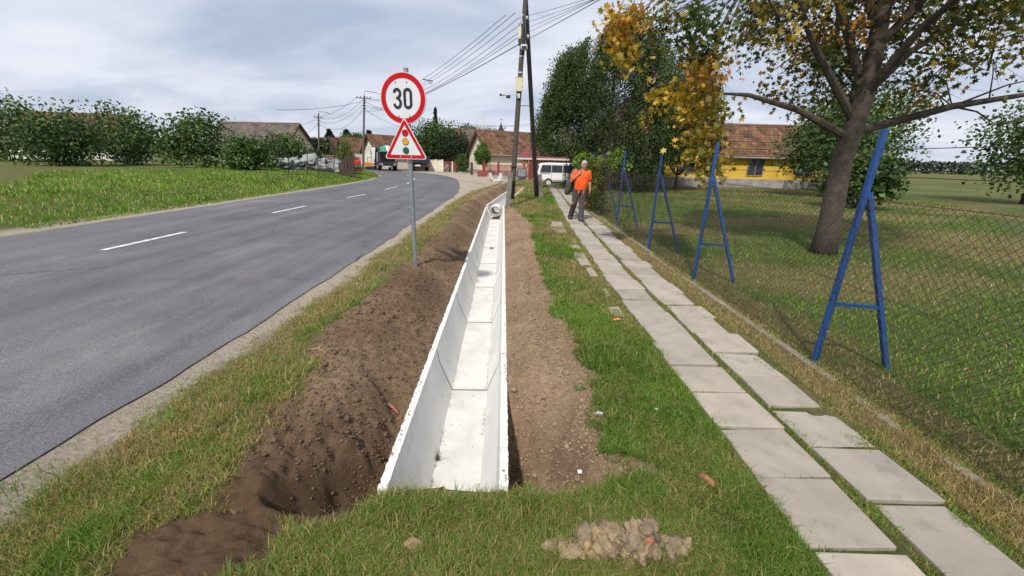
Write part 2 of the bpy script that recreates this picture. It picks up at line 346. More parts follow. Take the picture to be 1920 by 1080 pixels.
# ground: weights live in the vertex colours (r soil, g gravel, b dry grass)
def groundmat():
    m = bpy.data.materials.new('ground'); m.use_nodes = True
    t = m.node_tree; b = t.nodes['Principled BSDF']; b.inputs['Roughness'].default_value = 0.95; b.inputs['Specular IOR Level'].default_value = 0.15
    a = t.nodes.new('ShaderNodeVertexColor'); a.layer_name = 'col'; s = t.nodes.new('ShaderNodeSeparateColor'); t.links.new(a.outputs[0], s.inputs[0])
    tcn = t.nodes.new('ShaderNodeTexCoord')
    def noise(scale, det=8, rough=0.6):
        n = t.nodes.new('ShaderNodeTexNoise'); n.inputs['Scale'].default_value = scale; n.inputs['Detail'].default_value = det; n.inputs['Roughness'].default_value = rough
        t.links.new(tcn.outputs['Object'], n.inputs[0]); return n.outputs[0]
    def ramp(src, p0, c0, p1, c1):
        r = t.nodes.new('ShaderNodeValToRGB'); t.links.new(src, r.inputs[0]); e = r.color_ramp.elements
        e[0].position = p0; e[0].color = (*c0, 1); e[1].position = p1; e[1].color = (*c1, 1); return r.outputs[0]
    def mix(f, x, y, mode='MIX'):
        n = t.nodes.new('ShaderNodeMixRGB'); n.blend_type = mode
        if isinstance(f, (int, float)): n.inputs[0].default_value = f
        else: t.links.new(f, n.inputs[0])
        t.links.new(x, n.inputs[1]); t.links.new(y, n.inputs[2]); return n.outputs[0]
    soil = mix(0.5, ramp(noise(1.6), 0.3, (0.24, 0.16, 0.098), 0.7, (0.37, 0.26, 0.165)), ramp(noise(17), 0.3, (0.14, 0.09, 0.056), 0.7, (0.30, 0.205, 0.135)))
    light = ramp(noise(0.9, 5), 0.42, (0, 0, 0), 0.7, (1, 1, 1))
    pale = ramp(noise(23), 0.3, (0.33, 0.235, 0.148), 0.7, (0.50, 0.375, 0.25))
    f = t.nodes.new('ShaderNodeMath'); f.operation = 'MULTIPLY'; t.links.new(light, f.inputs[0]); f.inputs[1].default_value = 0.75
    soil = mix(f.outputs[0], soil, pale)
    dk = mix(a.outputs[1], ramp(noise(3), 0, (1, 1, 1), 1, (1, 1, 1)), ramp(noise(3), 0.3, (0.42, 0.39, 0.36), 0.7, (0.55, 0.50, 0.46)))  # alpha darkens the soil, damp and painted shade together
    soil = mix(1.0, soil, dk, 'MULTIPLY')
    grav = ramp(noise(30), 0.3, (0.24, 0.20, 0.155), 0.7, (0.46, 0.40, 0.32))
    grs = ramp(noise(6), 0.35, (0.060, 0.075, 0.022), 0.7, (0.105, 0.135, 0.036))
    dry = ramp(noise(11), 0.35, (0.12, 0.10, 0.042), 0.7, (0.22, 0.175, 0.08))
    c = mix(s.outputs[2], grs, dry); c = mix(s.outputs[1], c, grav); c = mix(s.outputs[0], c, soil)
    t.links.new(c, b.inputs['Base Color'])
    bp = t.nodes.new('ShaderNodeBump'); bp.inputs['Strength'].default_value = 0.9; bp.inputs['Distance'].default_value = 0.035
    t.links.new(noise(34, 12, 0.78), bp.inputs['Height']); t.links.new(bp.outputs[0], b.inputs['Normal'])
    return m
M['ground'] = groundmat()

# ------------------------------------------------------------------ the lie of the land
def xc(y):
    y = np.asarray(y, float)
    a = -0.375 - 0.0268 * (y - 1.95)
    b = -0.792 + 0.0875 * (np.minimum(y, 30) - 17.5)
    return np.where(y < 17.5, a, b)
T_START = 1.93; T_HALF = 0.385; FLOOR_Z = -0.6; RIM_Z = -0.1
_SR = np.array([(0.5,.42),(1.9,.66),(2.25,.56),(2.67,.58),(3.03,.68),(3.8,.66),(4.75,.55),(6.85,.46),(10.8,.52),(14.1,.21),(15.7,-.07),(17,-.25),(22,.30),(28,.75),(31,.6)])
_SL = np.array([(0.5,-1.25),(1.6,-1.55),(2.6,-1.66),(3.15,-1.64),(4.1,-1.80),(5.3,-1.75),(7.4,-1.66),(12.5,-1.8),(17,-2.0),(21,-1.85),(26,-1.3),(30,-.9),(31,-.5)])
def soil_r(y): return np.interp(y, _SR[:,0], _SR[:,1])
def soil_l(y): return np.interp(y, _SL[:,0], _SL[:,1])
_RR = np.array([(-40,-2.62),(5.2,-2.76),(13,-2.75),(19.5,-2.86),(23.5,-3.1),(27.2,-3.55),(31,-4.05),(35.2,-4.75),(39.5,-5.75),(43.3,-7.0),(47.5,-8.9),(51.2,-11.5),(53.6,-14.5),(56.5,-19.5),(62,-30),(75,-52)])
_RL = np.array([(-40,-10.4),(5,-10.4),(15,-10.4),(21.4,-10.5),(26.1,-10.6),(32.2,-11.0),(38.6,-12.2),(43,-13.6),(47.5,-15.8),(51.5,-19.4),(54.5,-24),(60,-34),(70,-51)])
def road_r(y): return np.interp(y, _RR[:,0], _RR[:,1])
def road_l(y): return np.interp(y, _RL[:,0], _RL[:,1])

def masks(x, y):
    """soil, gravel, dry weights (0..1) at ground points"""
    n1 = fbm(x*1.7, y*1.7, 4, 3) - 0.5; n2 = fbm(x*6, y*6, 3, 9) - 0.5
    e = n1*0.34 + n2*0.22
    soil = sstep(-0.05, 0.05, soil_r(y) + e - x) * sstep(-0.07, 0.07, x - soil_l(y) + e*1.5)
    front = sstep(-0.06, 0.06, y - (1.86 + 0.10*n2 + 0.12*sstep(0.3, 0.9, x) - 0.21*sstep(-0.66, -0.85, x)))
    soil = soil * front * sstep(31.5, 29.5, y)
    # bare patches: bottom left corner, along the verge, the scraped edge by the right pit, worn spots
    soil = np.maximum(soil, sstep(0.0, 0.25, (0.72 - np.hypot((x+1.42)/0.52, (y-1.50)/0.36)) + 0.5*n1 + 0.5*n2 + e) )
    soil = np.maximum(soil, 0.9*sstep(0.0, 0.2, 0.40 - np.hypot((x-0.62)/0.9, (y-2.03)/0.34) + e*0.8))
    soil = np.maximum(soil, 0.8*sstep(0.0, 0.2, 0.36 - np.hypot((x-0.52)/1.0, (y-1.50)/0.3) + e*0.5))
    soil = np.maximum(soil, 0.8*sstep(0.0, 0.15, 0.13 - np.hypot((x-1.30)/1.3, (y-2.75)/0.6) + e*0.3))
    grav = np.zeros_like(e)
    grav = np.maximum(grav, sstep(-0.14, 0.10, (road_r(y) + 0.30 + 0.35*sstep(15, 24, y) + e*0.9) - x) * (x > road_r(y) - 0.8))
    gx = np.interp(y, [20, 24, 30, 36, 44, 50], [-2.4, -2.2, -1.2, -0.3, 0.5, 0.5])
    grav = np.maximum(grav, sstep(-0.2, 0.2, gx + e*2.0 - x) * sstep(22.0, 24.5, y + e*2) * (x > road_r(y) - 0.8) * sstep(60, 52, y))
    grav = np.maximum(grav, sstep(0.3, -0.1, np.abs(x - (road_l(y) - 0.2)) - 0.2 + e*0.6))
    # worn ground round the slab path, gravel between the path columns further off
    dry = 0.9*sstep(0.40, 0.64, fbm(x*0.75+7, y*0.75, 4, 21) + 0.09*sstep(5, 12, y)*sstep(2.6,0.4,x) )
    dry = np.maximum(dry, 0.55*sstep(0.1, 0.0, np.abs(x - 1.95 - 0.02*np.maximum(y-5, 0)) - 0.03)*(y < 30))
    dry = np.maximum(dry, 1.35*sstep(0.30, 0.06, np.abs(x - 2.66) + e*0.5)*(y > -4)*(y < 40))
    dry = np.maximum(dry, 0.9*sstep(0.26, 0.05, np.abs(x - (1.22 + 0.03*y)) + e*0.9)*sstep(3.2, 4.5, y)*sstep(18, 14, y))
    dry = np.maximum(dry, 0.75*sstep(0.30, 0.05, np.abs(x - 2.9 - 0.15) + e)*(y < 34))
    dry = np.maximum(dry, 0.7*sstep(0.4, 0.1, np.abs(x + 2.25) + e*1.6)*(y > 1)*(y < 20))
    dry = np.where((x < 2.3) & (x > -1.35), dry*(0.62 + 0.38*sstep(2.5, 7.0, y)), dry)
    dry = np.where((x < -1.35) & (x > -2.9) & (y > 1.9), np.clip(dry + 0.45*sstep(0.40, 0.60, fbm(x*2.1, y*2.1, 3, 97)) + 0.15, 0, 1.1), dry)
    dry = np.where((x > 3.3), 0.85*sstep(0.42, 0.68, fbm(x*0.45, y*0.45, 4, 77)), dry)
    dry = np.where((x < road_l(y)), dry*0.35, dry)
    return np.clip(soil,0,1), np.clip(grav,0,1), np.clip(dry,0,1.35)
def damp_shade(x, y):  # left bank and pits darkened: damp dug soil plus painted shade
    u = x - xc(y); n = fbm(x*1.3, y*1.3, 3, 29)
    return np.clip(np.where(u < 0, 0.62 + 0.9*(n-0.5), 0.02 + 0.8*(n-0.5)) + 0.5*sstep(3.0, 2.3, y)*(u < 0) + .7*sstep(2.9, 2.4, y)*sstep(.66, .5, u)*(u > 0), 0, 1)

def ground_z(x, y, detail=True):
    x = np.asarray(x, float); y = np.asarray(y, float)
    u = x - xc(y)
    z = np.zeros_like(x) + 0.0
    z = z + 0.03*(fbm(x*0.7, y*0.7, 3, 5) - 0.5)
    # camber towards the road
    z = np.where(x < -2.3, z*sstep(-2.75, -2.3, x), z)
    # left verge bank and the far ground
    dl = road_l(y) - x
    z = np.where(dl > -0.4, 0.02 + 0.40*sstep(0.1, 3.5, dl) + 0.05*fbm(x*1.3, y*1.3, 3, 6)*sstep(0.1, 1, dl), z)
    # road bed (a sheet lies over it)
    z = np.where((dl < -0.15) & (x < road_r(y) - 0.15), -0.06, z)
    inpath = sstep(1.25, 1.45, x)*sstep(2.75, 2.6, x)
    z = np.where((y < 40) & (y > -5), z*(1 - inpath) - 0.012*inpath, z)
    # banks along the channel
    yl = y + 0.20*sstep(-0.66, -0.82, x)
    on = sstep(1.91, 1.99, yl)*sstep(30.8, 29.0, y)
    left = sstep(-1.05, -T_HALF, u)*0.19 - 0.10*sstep(-1.5,-0.75,u)*sstep(-0.45,-0.9,u)*sstep(4.3,5.5,y)
    right = sstep(0.75, T_HALF, u)*0.10 - 0.05*np.exp(-((u-0.62)/0.12)**2)*sstep(3,4,y)
    bank = np.where(u < 0, 0.09*sstep(-2.3,-1.2,u)*sstep(3,4.5,y) - left, -right)
    # deeper far ditch beside the leaning stub
    bank = bank - 0.05*sstep(14, 17, y)*np.where(u < 0, sstep(-1.0, -T_HALF, u), 0)
    # pits either side of the near end
    xb = np.interp(y, [1.6, 1.9, 2.1, 2.4, 2.6, 2.9, 3.2], [-1.30, -1.27, -1.22, -1.06, -0.98, -1.06, -1.25]) + 0.12*(fbm(y*3.5 + x*2, x*4.0 - y, 3, 4, .5) - 0.5)
    lp = (u < 0)*sstep(3.45, 2.65, y + .5*(fbm(x*4, y*2, 3, 49) - .5))*sstep(xb - 0.06, xb + 0.24, x)
    bank = bank*(1 - lp) + lp*(-0.62 + 0.26*sstep(-0.75, -T_HALF, u)*sstep(1.9, 2.8, y))
    lp2 = (u < 0)*sstep(4.0, 2.6, y)*sstep(-0.95, -0.45, u)*(1 - lp)
    bank = bank - 0.12*lp2
    rp_ = (u > 0)*sstep(3.2, 2.35, y)*sstep(1.02, 0.76, u + 0.20*(vnoise(y*4, x*2, 8)-0.5))
    bank = bank*(1 - rp_) + rp_*(-0.70 + 0.30*sstep(0.52, 0.8, u))
    hole = np.exp(-(((x-0.30)/0.10)**2 + ((y-2.10)/0.11)**2)*1.2)
    bank = bank - 0.22*hole
    z = z + bank*on
    # front bank dips to the channel mouth
    z = z - 0.085*sstep(1.15, 1.80, y)*sstep(1.3, 0.6, np.abs(x + 0.35))*(1 - on)
    z = z + 0.11*np.exp(-(((x-0.55)/0.22)**2 + ((y-1.50)/0.09)**2)) + 0.03*np.exp(-(((x-0.27)/0.10)**2 + ((y-1.44)/0.07)**2))
    # the channel bed
    zin = np.where(np.abs(u) < T_HALF - 0.012, -0.80, z)
    z = np.where((y > T_START + 0.02) & (y < 29.3), zin, z)
    if detail:
        s, g, d = masks(x, y)
        k = np.where(np.abs(u) < T_HALF, 0, 1)
        xr, yr = x*0.8 - y*0.6, x*0.6 + y*0.8
        pit = sstep(3.2, 2.5, y)*sstep(1.9, 2.0, yl)*(np.abs(u) > T_HALF)*(np.abs(u) < 1.3)
        rough = (fbm(xr*3.1 + 2*vnoise(x, y, 2), yr*3.1, 5, 31, 0.6) - 0.5)*(0.085 + 0.10*pit) + (fbm(xr*9, yr*9, 3, 43, .6) - 0.5)*0.11*pit + (fbm(xr*17, yr*17, 4, 41, .65) - 0.5)*(0.095 + 0.035*pit)
        rough = rough*np.clip(5/np.maximum(y, 1), .16, 1)
        rough = rough + 0.022*np.sin((x*0.55 - y*0.25)*70 + 3*vnoise(x*2, y*2, 51))*sstep(0.62,0.35,np.hypot((x+1.25)/0.7,(y-4.3)/1.3))
        z = z + k*s*rough*sstep(0, 0.12, np.abs(u) - T_HALF + 0.02) + 0.02*(1 - s)*(1-g)*(fbm(x*4, y*4, 3, 61) - 0.5)*k
        # a crumbly rim: soil laps unevenly onto the concrete edge
        lap = sstep(0.10, 0.0, np.abs(np.abs(u) - T_HALF - 0.02))*on*np.where(u<0, sstep(2.9,3.6,y), sstep(3.1,3.8,y))
        z = z + lap*np.where(np.abs(u) > T_HALF - 0.004, 0.028*(vnoise(y*9, u*4, 71)) - 0.0, 0)
    return z
def gz(x, y): return float(ground_z(np.array([x]), np.array([y]))[0])

ys = np.concatenate([np.arange(-6, 0.6, 0.3), 0.6*np.exp(np.arange(0, math.log(32/0.6), 0.0078)), 32*np.exp(np.arange(0.02, math.log(200/32), 0.03)), [260, 400, 700, 1300, 2500]])
us = np.concatenate([[-2500,-1200,-600,-300,-180,-120,-90], np.arange(-70,-12,1.0), np.arange(-12,-8.4,0.25), np.arange(-8.4,-2.6,0.4), np.arange(-2.6,-1.2,0.035), np.arange(-1.2,-T_HALF-0.02,0.018),
     [-T_HALF-0.012,-T_HALF-0.002,-T_HALF+0.014], [-0.2,0,0.2], [T_HALF-0.014,T_HALF+0.002,T_HALF+0.012], np.arange(T_HALF+0.03,1.3,0.018), np.arange(1.3,4,0.05), np.arange(4,12,0.4), np.arange(12,50,1.5), [60,90,120,180,300,600,1200,2500]])
Yg, Ug = np.meshgrid(ys, us, indexing='ij'); Xg = xc(np.clip(Yg, 0, 30)) + Ug
Zg = ground_z(Xg, Yg); sm, gm, dm = masks(Xg, Yg)
nr, ncol = Xg.shape
idx = np.arange(nr*ncol).reshape(nr, ncol)
q = np.stack([idx[:-1,:-1], idx[:-1,1:], idx[1:,1:], idx[1:,:-1]], -1).reshape(-1, 4)
g = np_mesh('ground', np.stack([Xg, Yg, Zg], -1).reshape(-1, 3), q.ravel(), np.full(len(q), 4), M['ground'], np.stack([sm, gm, dm, damp_shade(Xg, Yg)], -1).reshape(-1, 4), smooth=True)
tag(g, kind='structure')

# road sheet
yy = np.concatenate([np.arange(-12, 2, 0.5), np.arange(2, 16, .12), np.arange(16, 60, .5)]); mb = MB()
rl = np.array([(road_l(y), y) for y in yy]); 
def road_pt(y, t): return road_l(y)*(1-t) + road_r(y)*t
ts = np.linspace(0, 1, 9)
co = []; 
for y in yy:
    jr = 0.16*(fbm(np.array([y*1.3]), np.array([1.0]), 3, 8)[0] - 0.5); jl = 0.12*(fbm(np.array([y*1.1]), np.array([5.0]), 3, 9)[0] - 0.5)
    for t in ts:
        x = road_l(y)*(1-t) + road_r(y)*t + jr*t*t + jl*(1-t)**2
        co.append((x, y, 0.012 + 0.05*(1 - (2*t-1)**2)))
co = np.array(co); n_ = len(ts); idx = np.arange(len(co)).reshape(len(yy), n_)
q = np.stack([idx[:-1,:-1], idx[:-1,1:], idx[1:,1:], idx[1:,:-1]], -1).reshape(-1, 4)
tag(np_mesh('road', co, q.ravel(), np.full(len(q), 4), M['asphalt'], smooth=True), kind='structure')
dash = MB()
for a, b in (((-7.05,17.5),(-6.86,19.2)), ((-6.96,22.6),(-6.92,24.7)), ((-7.05,27.6),(-7.3,29.6)), ((-7.9,33.4),(-8.4,35.2)), ((-9.7,39.2),(-10.4,41)), ((-7.2,12.3),(-7.15,14.2)), ((-7.2,7.0),(-7.2,8.9)), ((-7.2,1.8),(-7.2,3.7))):
    a = Vector(a); b = Vector(b); d = (b-a).normalized(); n = Vector((-d.y, d.x))*0.065
    dash.poly([(p.x, p.y, 0.012+0.05+0.006) for p in (a-n, b-n, b+n, a+n)])
tag(dash.build('road_marking', M['roadpaint']), kind='structure')

# ------------------------------------------------------------------ slab path (one paved surface)
def path_l(y): return float(np.interp(y, [0, 5.6, 11, 13.7, 18.2, 24, 30, 36], [1.47, 1.47, 1.60, 1.70, 1.88, 2.15, 2.42, 2.5]))
mb = MB(); rr = random.Random(3)
SL = []
def slab(x0, x1, y0, y1, z, tx=0.0, ty=0.0):
    SL.append((x0, x1, y0, y1))
    j = lambda: rr.uniform(-0.012, 0.012)
    c = [(x0+j(), y0+j()), (x1+j(), y0+j()), (x1+j(), y1+j()), (x0+j(), y1+j())]
    top = [(x, y, z + tx*(x-x0) + ty*(y-y0)) for x, y in c]
    i = len(mb.v); mb.v += top + [(x, y, -0.07) for x, y in c]
    # bevelled lip
    mb.f += [(i, i+1, i+2, i+3), (i+4, i+5, i+1, i), (i+5, i+6, i+2, i+1), (i+6, i+7, i+3, i+2), (i+7, i+4, i, i+3)]
y = -1.2
while y < 36:
    L = 0.46 + rr.uniform(-0.03, 0.03) ; sk = path_l(y)
    slab(sk + rr.uniform(-.03, .015), sk+0.43+rr.uniform(-.02, .02), y, y+L-rr.uniform(.016, .032), 0.010+rr.uniform(-0.008, 0.014), rr.uniform(-0.02, 0.02), rr.uniform(-0.02, 0.02)); y += L
y = -1.0
while y < 32:
    L = 0.47 + rr.uniform(-0.03, 0.03); sk = path_l(y)+0.515
    slab(sk + rr.uniform(-.015, .015), sk+0.42+rr.uniform(-0.04,0.06), y, y+L-rr.uniform(.016, .036), 0.008+rr.uniform(-0.008, 0.012), rr.uniform(-0.02, 0.02), rr.uniform(-0.02, 0.02)); y += L
for y0, y1, w0 in ((4.55,4.85,.14),(6.3,6.8,.12),(7.0,7.45,.18),(7.5,8.0,.2),(8.3,8.8,.22),(9.0,9.4,.12),(10.4,10.9,.34),(11.0,11.6,.36),(11.7,12.2,.3),(5.3,5.6,.06)):
    sk = path_l(y0) - 0.10 - (0.12 if y0 > 10 else 0.02)
    slab(sk-w0, sk, y0, y1, 0.012, 0.01, 0.02)
fp = tag(mb.build('footpath', M['slab'], bevel=0.006), kind='structure')
at = fp.data.color_attributes.new('tone', 'FLOAT_COLOR', 'POINT'); tone = np.repeat(0.86 + 0.25*rng.random(len(SL)), 8)
c4 = np.ones((len(tone), 4), np.float32); c4[:, 0] = tone; c4[:, 1] = tone*0.99; c4[:, 2] = tone*(0.96 + 0.05*np.repeat(rng.random(len(SL)), 8)); at.data.foreach_set('color', c4.ravel())
_t = M['slab'].node_tree; _b = _t.nodes['Principled BSDF']; _src = _b.inputs['Base Color'].links[0].from_socket
_v = _t.nodes.new('ShaderNodeVertexColor'); _v.layer_name = 'tone'; _m = _t.nodes.new('ShaderNodeMixRGB'); _m.blend_type = 'MULTIPLY'; _m.inputs[0].default_value = 1
_t.links.new(_src, _m.inputs[1]); _t.links.new(_v.outputs[0], _m.inputs[2]); _t.links.new(_m.outputs[0], _b.inputs['Base Color'])

# ------------------------------------------------------------------ drainage channel, element by element
def trough_mesh(L, seed, broken=0.0055):
    """open precast U element, y from 0..L; origin on its axis at ground datum"""
    r = random.Random(seed); n = max(8, int(L/0.022))
    th = 0.055; ih = T_HALF - th; fh = 0.185
    prof = [(-fh-0.055, FLOOR_Z-0.07), (-T_HALF, FLOOR_Z+0.10), (-T_HALF, RIM_Z), (-ih, RIM_Z), (-ih+0.006, RIM_Z-0.06), (-ih+0.022, RIM_Z-0.175), (-fh, FLOOR_Z)]
    prof = prof + [(-x, z) for x, z in reversed(prof)]
    k = len(prof); v = []; f = []
    for i in range(n+1):
        y = L*i/n
        for j, (x, z) in enumerate(prof):
            dx = dz = 0
            if j in (2, k-3): dz = -abs(r.gauss(0, broken)); dx = r.uniform(-0.5, 1)*broken*(1 if x < 0 else -1)
            if j in (3, k-4): dz = -abs(r.gauss(0, broken*0.35)); dx = r.uniform(-0.4, 0.4)*broken
            v.append((x+dx, y, z+dz))
    for i in range(n):
        for j in range(k):
            a = i*k+j; b = i*k+(j+1) % k
            f.append((a, b, b+k, a+k))
    f.append(tuple(range(k))); f.append(tuple(reversed([n*k+j for j in range(k)])))
    return v, f, k, n
troughs = []
def add_trough(y0, y1, label, seed, group='precast elements of the ditch lining'):
    x0 = float(xc(y0)); x1 = float(xc(y1 if y1 != 17.5 else 17.49)); L = math.hypot(x1-x0, y1-y0); ang = -math.atan2(x1-x0, y1-y0)
    rs = random.Random(seed); t = thing('ditch_lining_element', label, 'drain channel', (x0, y0, rs.uniform(-.004, .004)), ang, group)
    v, f, k, n = trough_mesh(L-0.018, seed)
    wall = MB(); fl = MB()
    bed = {6, 7}  # profile indices of the inner floor edge
    fi = []
    for q in f:
        s = {c % k for c in q}
        (fl if (len(q) == 4 and s == bed) else wall).f.append(q)
    wall.v = v; fl.v = v
    for b, nm, m in ((wall, 'shell', M['concrete']), (fl, 'bed', M['concrete_floor'])):
        used = sorted({c for q in b.f for c in q}); mp_ = {c: i for i, c in enumerate(used)}
        bb = MB(); bb.v = [v[c] for c in used]; bb.f = [tuple(mp_[c] for c in q) for q in b.f]
        o = bb.build(nm, m, t)
    ih = T_HALF - 0.055; i_ = -.0012
    pr2 = [(-ih-.03, RIM_Z-.03), (-ih-i_, RIM_Z-.03), (-ih+.006-i_, RIM_Z-.06), (-ih+.022-i_, RIM_Z-.175), (-.185-i_, FLOOR_Z-i_), (.185+i_, FLOOR_Z-i_), (ih-.022+i_, RIM_Z-.175), (ih-.006+i_, RIM_Z-.06), (ih+i_, RIM_Z-.03), (ih+.03, RIM_Z-.03), (.23, FLOOR_Z-.05), (-.23, FLOOR_Z-.05)]
    b = MB(); b.extrude([(x, z) for x, z in pr2][::-1], .020, Matrix.Translation((0, L-.019, 0))); b.build('joint_shade_strip', M['darkbit'], t)  # dark strip filling the open joint, standing in for the shade inside it
    return t
js = [1.93, 3.846, 5.738, 7.526, 9.387, 11.28, 13.16, 14.95, 16.9]
jl = ['nearest white ditch element with grass across its open end', 'second white ditch element counting from the grassy near end', 'third white ditch element from the grassy near end, lower than the sign post',
      'white ditch element beside the foot of the road sign post', 'fifth white ditch element from the grassy near end', 'white ditch element with a small dark stone on its bed',
      'seventh white ditch element, two before the concrete pipe', 'last straight white ditch element, just before the concrete pipe']
for i in range(8): add_trough(js[i], js[i+1], jl[i], 100+i)
for i, (a, b) in enumerate(((17.55, 21.3), (21.3, 25.2), (25.2, 29.2))):
    add_trough(a, b, ['turned white ditch element right behind the concrete pipe', 'white ditch element behind the leaning pole stub', 'farthest white ditch element at the end of the trench'][i], 120+i)
# loose element by the gravel
q0 = P(931, 340)
t = thing('loose_ditch_element', 'loose grey U shaped concrete element standing on the gravel apron', 'drain channel', (q0.x, q0.y, 0.60), R(14))
v, f, k, n = trough_mesh(0.95, 77, 0.008)
b = MB(); b.v = [(x*1.25, y, z*1.15+0.17) for x, y, z in v]; b.f = f; b.build('shell', M['concrete_floor'], t)
# pipe lying in the channel
pp = D(928, 396, 17.0)
t = thing('concrete_pipe', 'round concrete pipe lying across the bend of the white channel', 'pipe', (pp.x, pp.y, pp.z), R(-4))
mb = MB(); ns = 36
def ring(y, r): return [(r*math.cos(2*math.pi*i/ns), y, r*math.sin(2*math.pi*i/ns)) for i in range(ns)]
seq = [(0, 0.16), (0, 0.215), (0.16, 0.222), (0.17, 0.235), (0.34, 0.235), (0.36, 0.215), (1.0, 0.215), (1.0, 0.16)]
v = []; 
for y_, r_ in seq: v += ring(y_, r_)
f = []
for a in range(len(seq)):
    for i in range(ns):
        b_ = (a+1) % len(seq); f.append((a*ns+i, a*ns+(i+1) % ns, b_*ns+(i+1) % ns, b_*ns+i))
mb.v = v; mb.f = f; mb.build('pipe_body', M['concrete'], t, smooth='auto')
mb = MB(); seq = [(-0.004, 0.165), (-0.004, 0.19), (0.01, 0.19), (0.01, 0.165)]; v = []; f = []
for y_, r_ in seq: v += ring(y_, r_)
for a in range(4):
    for i in range(ns):
        b_ = (a+1) % 4; f.append((a*ns+i, a*ns+(i+1) % ns, b_*ns+(i+1) % ns, b_*ns+i))
mb.v = v; mb.f = f; mb.build('rubber_ring', M['rubber'], t, smooth='auto')

# ------------------------------------------------------------------ lumpy rocks and clods
def rock_arrays(seed, sub=2, amp=0.35):
    bm = bmesh.new(); bmesh.ops.create_icosphere(bm, subdivisions=sub, radius=1)
    r = random.Random(seed); off = [Vector((r.uniform(-9, 9), r.uniform(-9, 9), r.uniform(-9, 9))) for _ in range(3)]
    from mathutils import noise
    for v in bm.verts:
        n = noise.noise(v.co*1.1 + off[0])*amp*1.3 + noise.noise(v.co*2.6 + off[1])*amp*0.7 + noise.noise(v.co*5 + off[2])*amp*0.35 + noise.noise(v.co*11 + off[0])*amp*0.16
        v.co *= 1 + n
    co = np.array([v.co[:] for v in bm.verts]); fc = np.array([[v.index for v in f.verts] for f in bm.faces]); bm.free()
    return co, fc
ROCKS = [rock_arrays(s, 1, 0.4) for s in range(8)]
def scatter_rocks(name, pts, radii, m, squash=0.7):
    co = []; fa = []; off = 0
    for (x, y, z), r in zip(pts, radii):
        c, f = ROCKS[random.randrange(8)]
        a = random.uniform(0, 6.28); ca, sa = math.cos(a), math.sin(a)
        s = np.array([r*random.uniform(.75, 1.3), r*random.uniform(.75, 1.3), r*squash])
        cc = c*s; cc = np.stack([cc[:,0]*ca - cc[:,1]*sa, cc[:,0]*sa + cc[:,1]*ca, cc[:,2]], -1) + np.array([x, y, z])
        co.append(cc); fa.append(f+off); off += len(c)
    co = np.concatenate(co); fa = np.concatenate(fa)
    return np_mesh(name, co, fa.ravel(), np.full(len(fa), 3), m)
# crumbs on the banks (uncountable)
n = 62000
yy = 1.9*np.exp(rng.random(n)**0.8*math.log(17/1.9)); side = rng.random(n) < 0.55
u = np.where(side, -T_HALF - 0.01 - 1.25*rng.random(n)**1.3, T_HALF + 0.01 + 0.75*rng.random(n)**1.15)
xx = xc(yy) + u; s, g_, d_ = masks(xx, yy); keep = (s > 0.5) & (rng.random(n) < 0.75)
xx, yy = xx[keep], yy[keep]; zz = ground_z(xx, yy)
rad = 0.006 + 0.012*rng.random(len(xx))**3 + 0.022*(rng.random(len(xx)) < 0.03)*rng.random(len(xx))
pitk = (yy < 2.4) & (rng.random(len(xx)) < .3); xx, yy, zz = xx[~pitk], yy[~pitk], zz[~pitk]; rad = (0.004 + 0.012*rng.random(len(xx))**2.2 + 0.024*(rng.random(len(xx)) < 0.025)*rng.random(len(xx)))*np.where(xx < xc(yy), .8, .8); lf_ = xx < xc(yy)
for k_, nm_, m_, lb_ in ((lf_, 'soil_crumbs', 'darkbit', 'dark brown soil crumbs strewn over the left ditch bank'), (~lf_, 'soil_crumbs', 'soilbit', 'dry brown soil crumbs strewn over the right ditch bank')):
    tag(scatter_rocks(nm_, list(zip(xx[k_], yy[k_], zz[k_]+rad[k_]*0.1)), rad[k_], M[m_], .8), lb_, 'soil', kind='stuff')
# dirt on the channel bed
n = 3000; yy = 2.2*np.exp(rng.random(n)*math.log(13/2.2)); e = rng.random(n) < 0.80
uu = np.where(e, np.sign(rng.random(n)-0.5)*(0.183 - 0.025*rng.random(n)**2.5), rng.uniform(-0.17, 0.17, n))
kk = (vnoise(yy*5, uu*4, 5) > 0.35); yy, uu = yy[kk], uu[kk]; rad = 0.0018 + 0.0034*rng.random(len(yy))**3
tag(scatter_rocks('channel_dirt', list(zip(xc(yy)+uu, yy, np.full(len(yy), FLOOR_Z)+rad*0.3)), rad, M['soilbit']), 'fine dirt crumbs fallen on the white channel bed', 'dirt', kind='stuff')

def on_ground(px, py, dz=0.0):
    p = P(px, py, 0.0)
    for _ in range(4): p = P(px, py, gz(p.x, p.y))
    return Vector((p.x, p.y, gz(p.x, p.y)+dz))
n = 900; yy = 2.0*np.exp(rng.random(n)*math.log(14/2.0)); sd_ = np.where(rng.random(n) < .5, -1, 1); uu = sd_*(T_HALF + .004 - 0.045*rng.random(n)**2.2); kk = vnoise(yy*3, sd_*7, 6) > .4
yy, uu = yy[kk], uu[kk]; rad = 0.002 + 0.006*rng.random(len(yy))**3
tag(scatter_rocks('rim_dirt', list(zip(xc(yy)+uu, yy, np.full(len(yy), RIM_Z)+rad*0.2-.002)), rad, M['soilbit']), 'soil crumbs spilled along the white channel rims', 'dirt', kind='stuff')
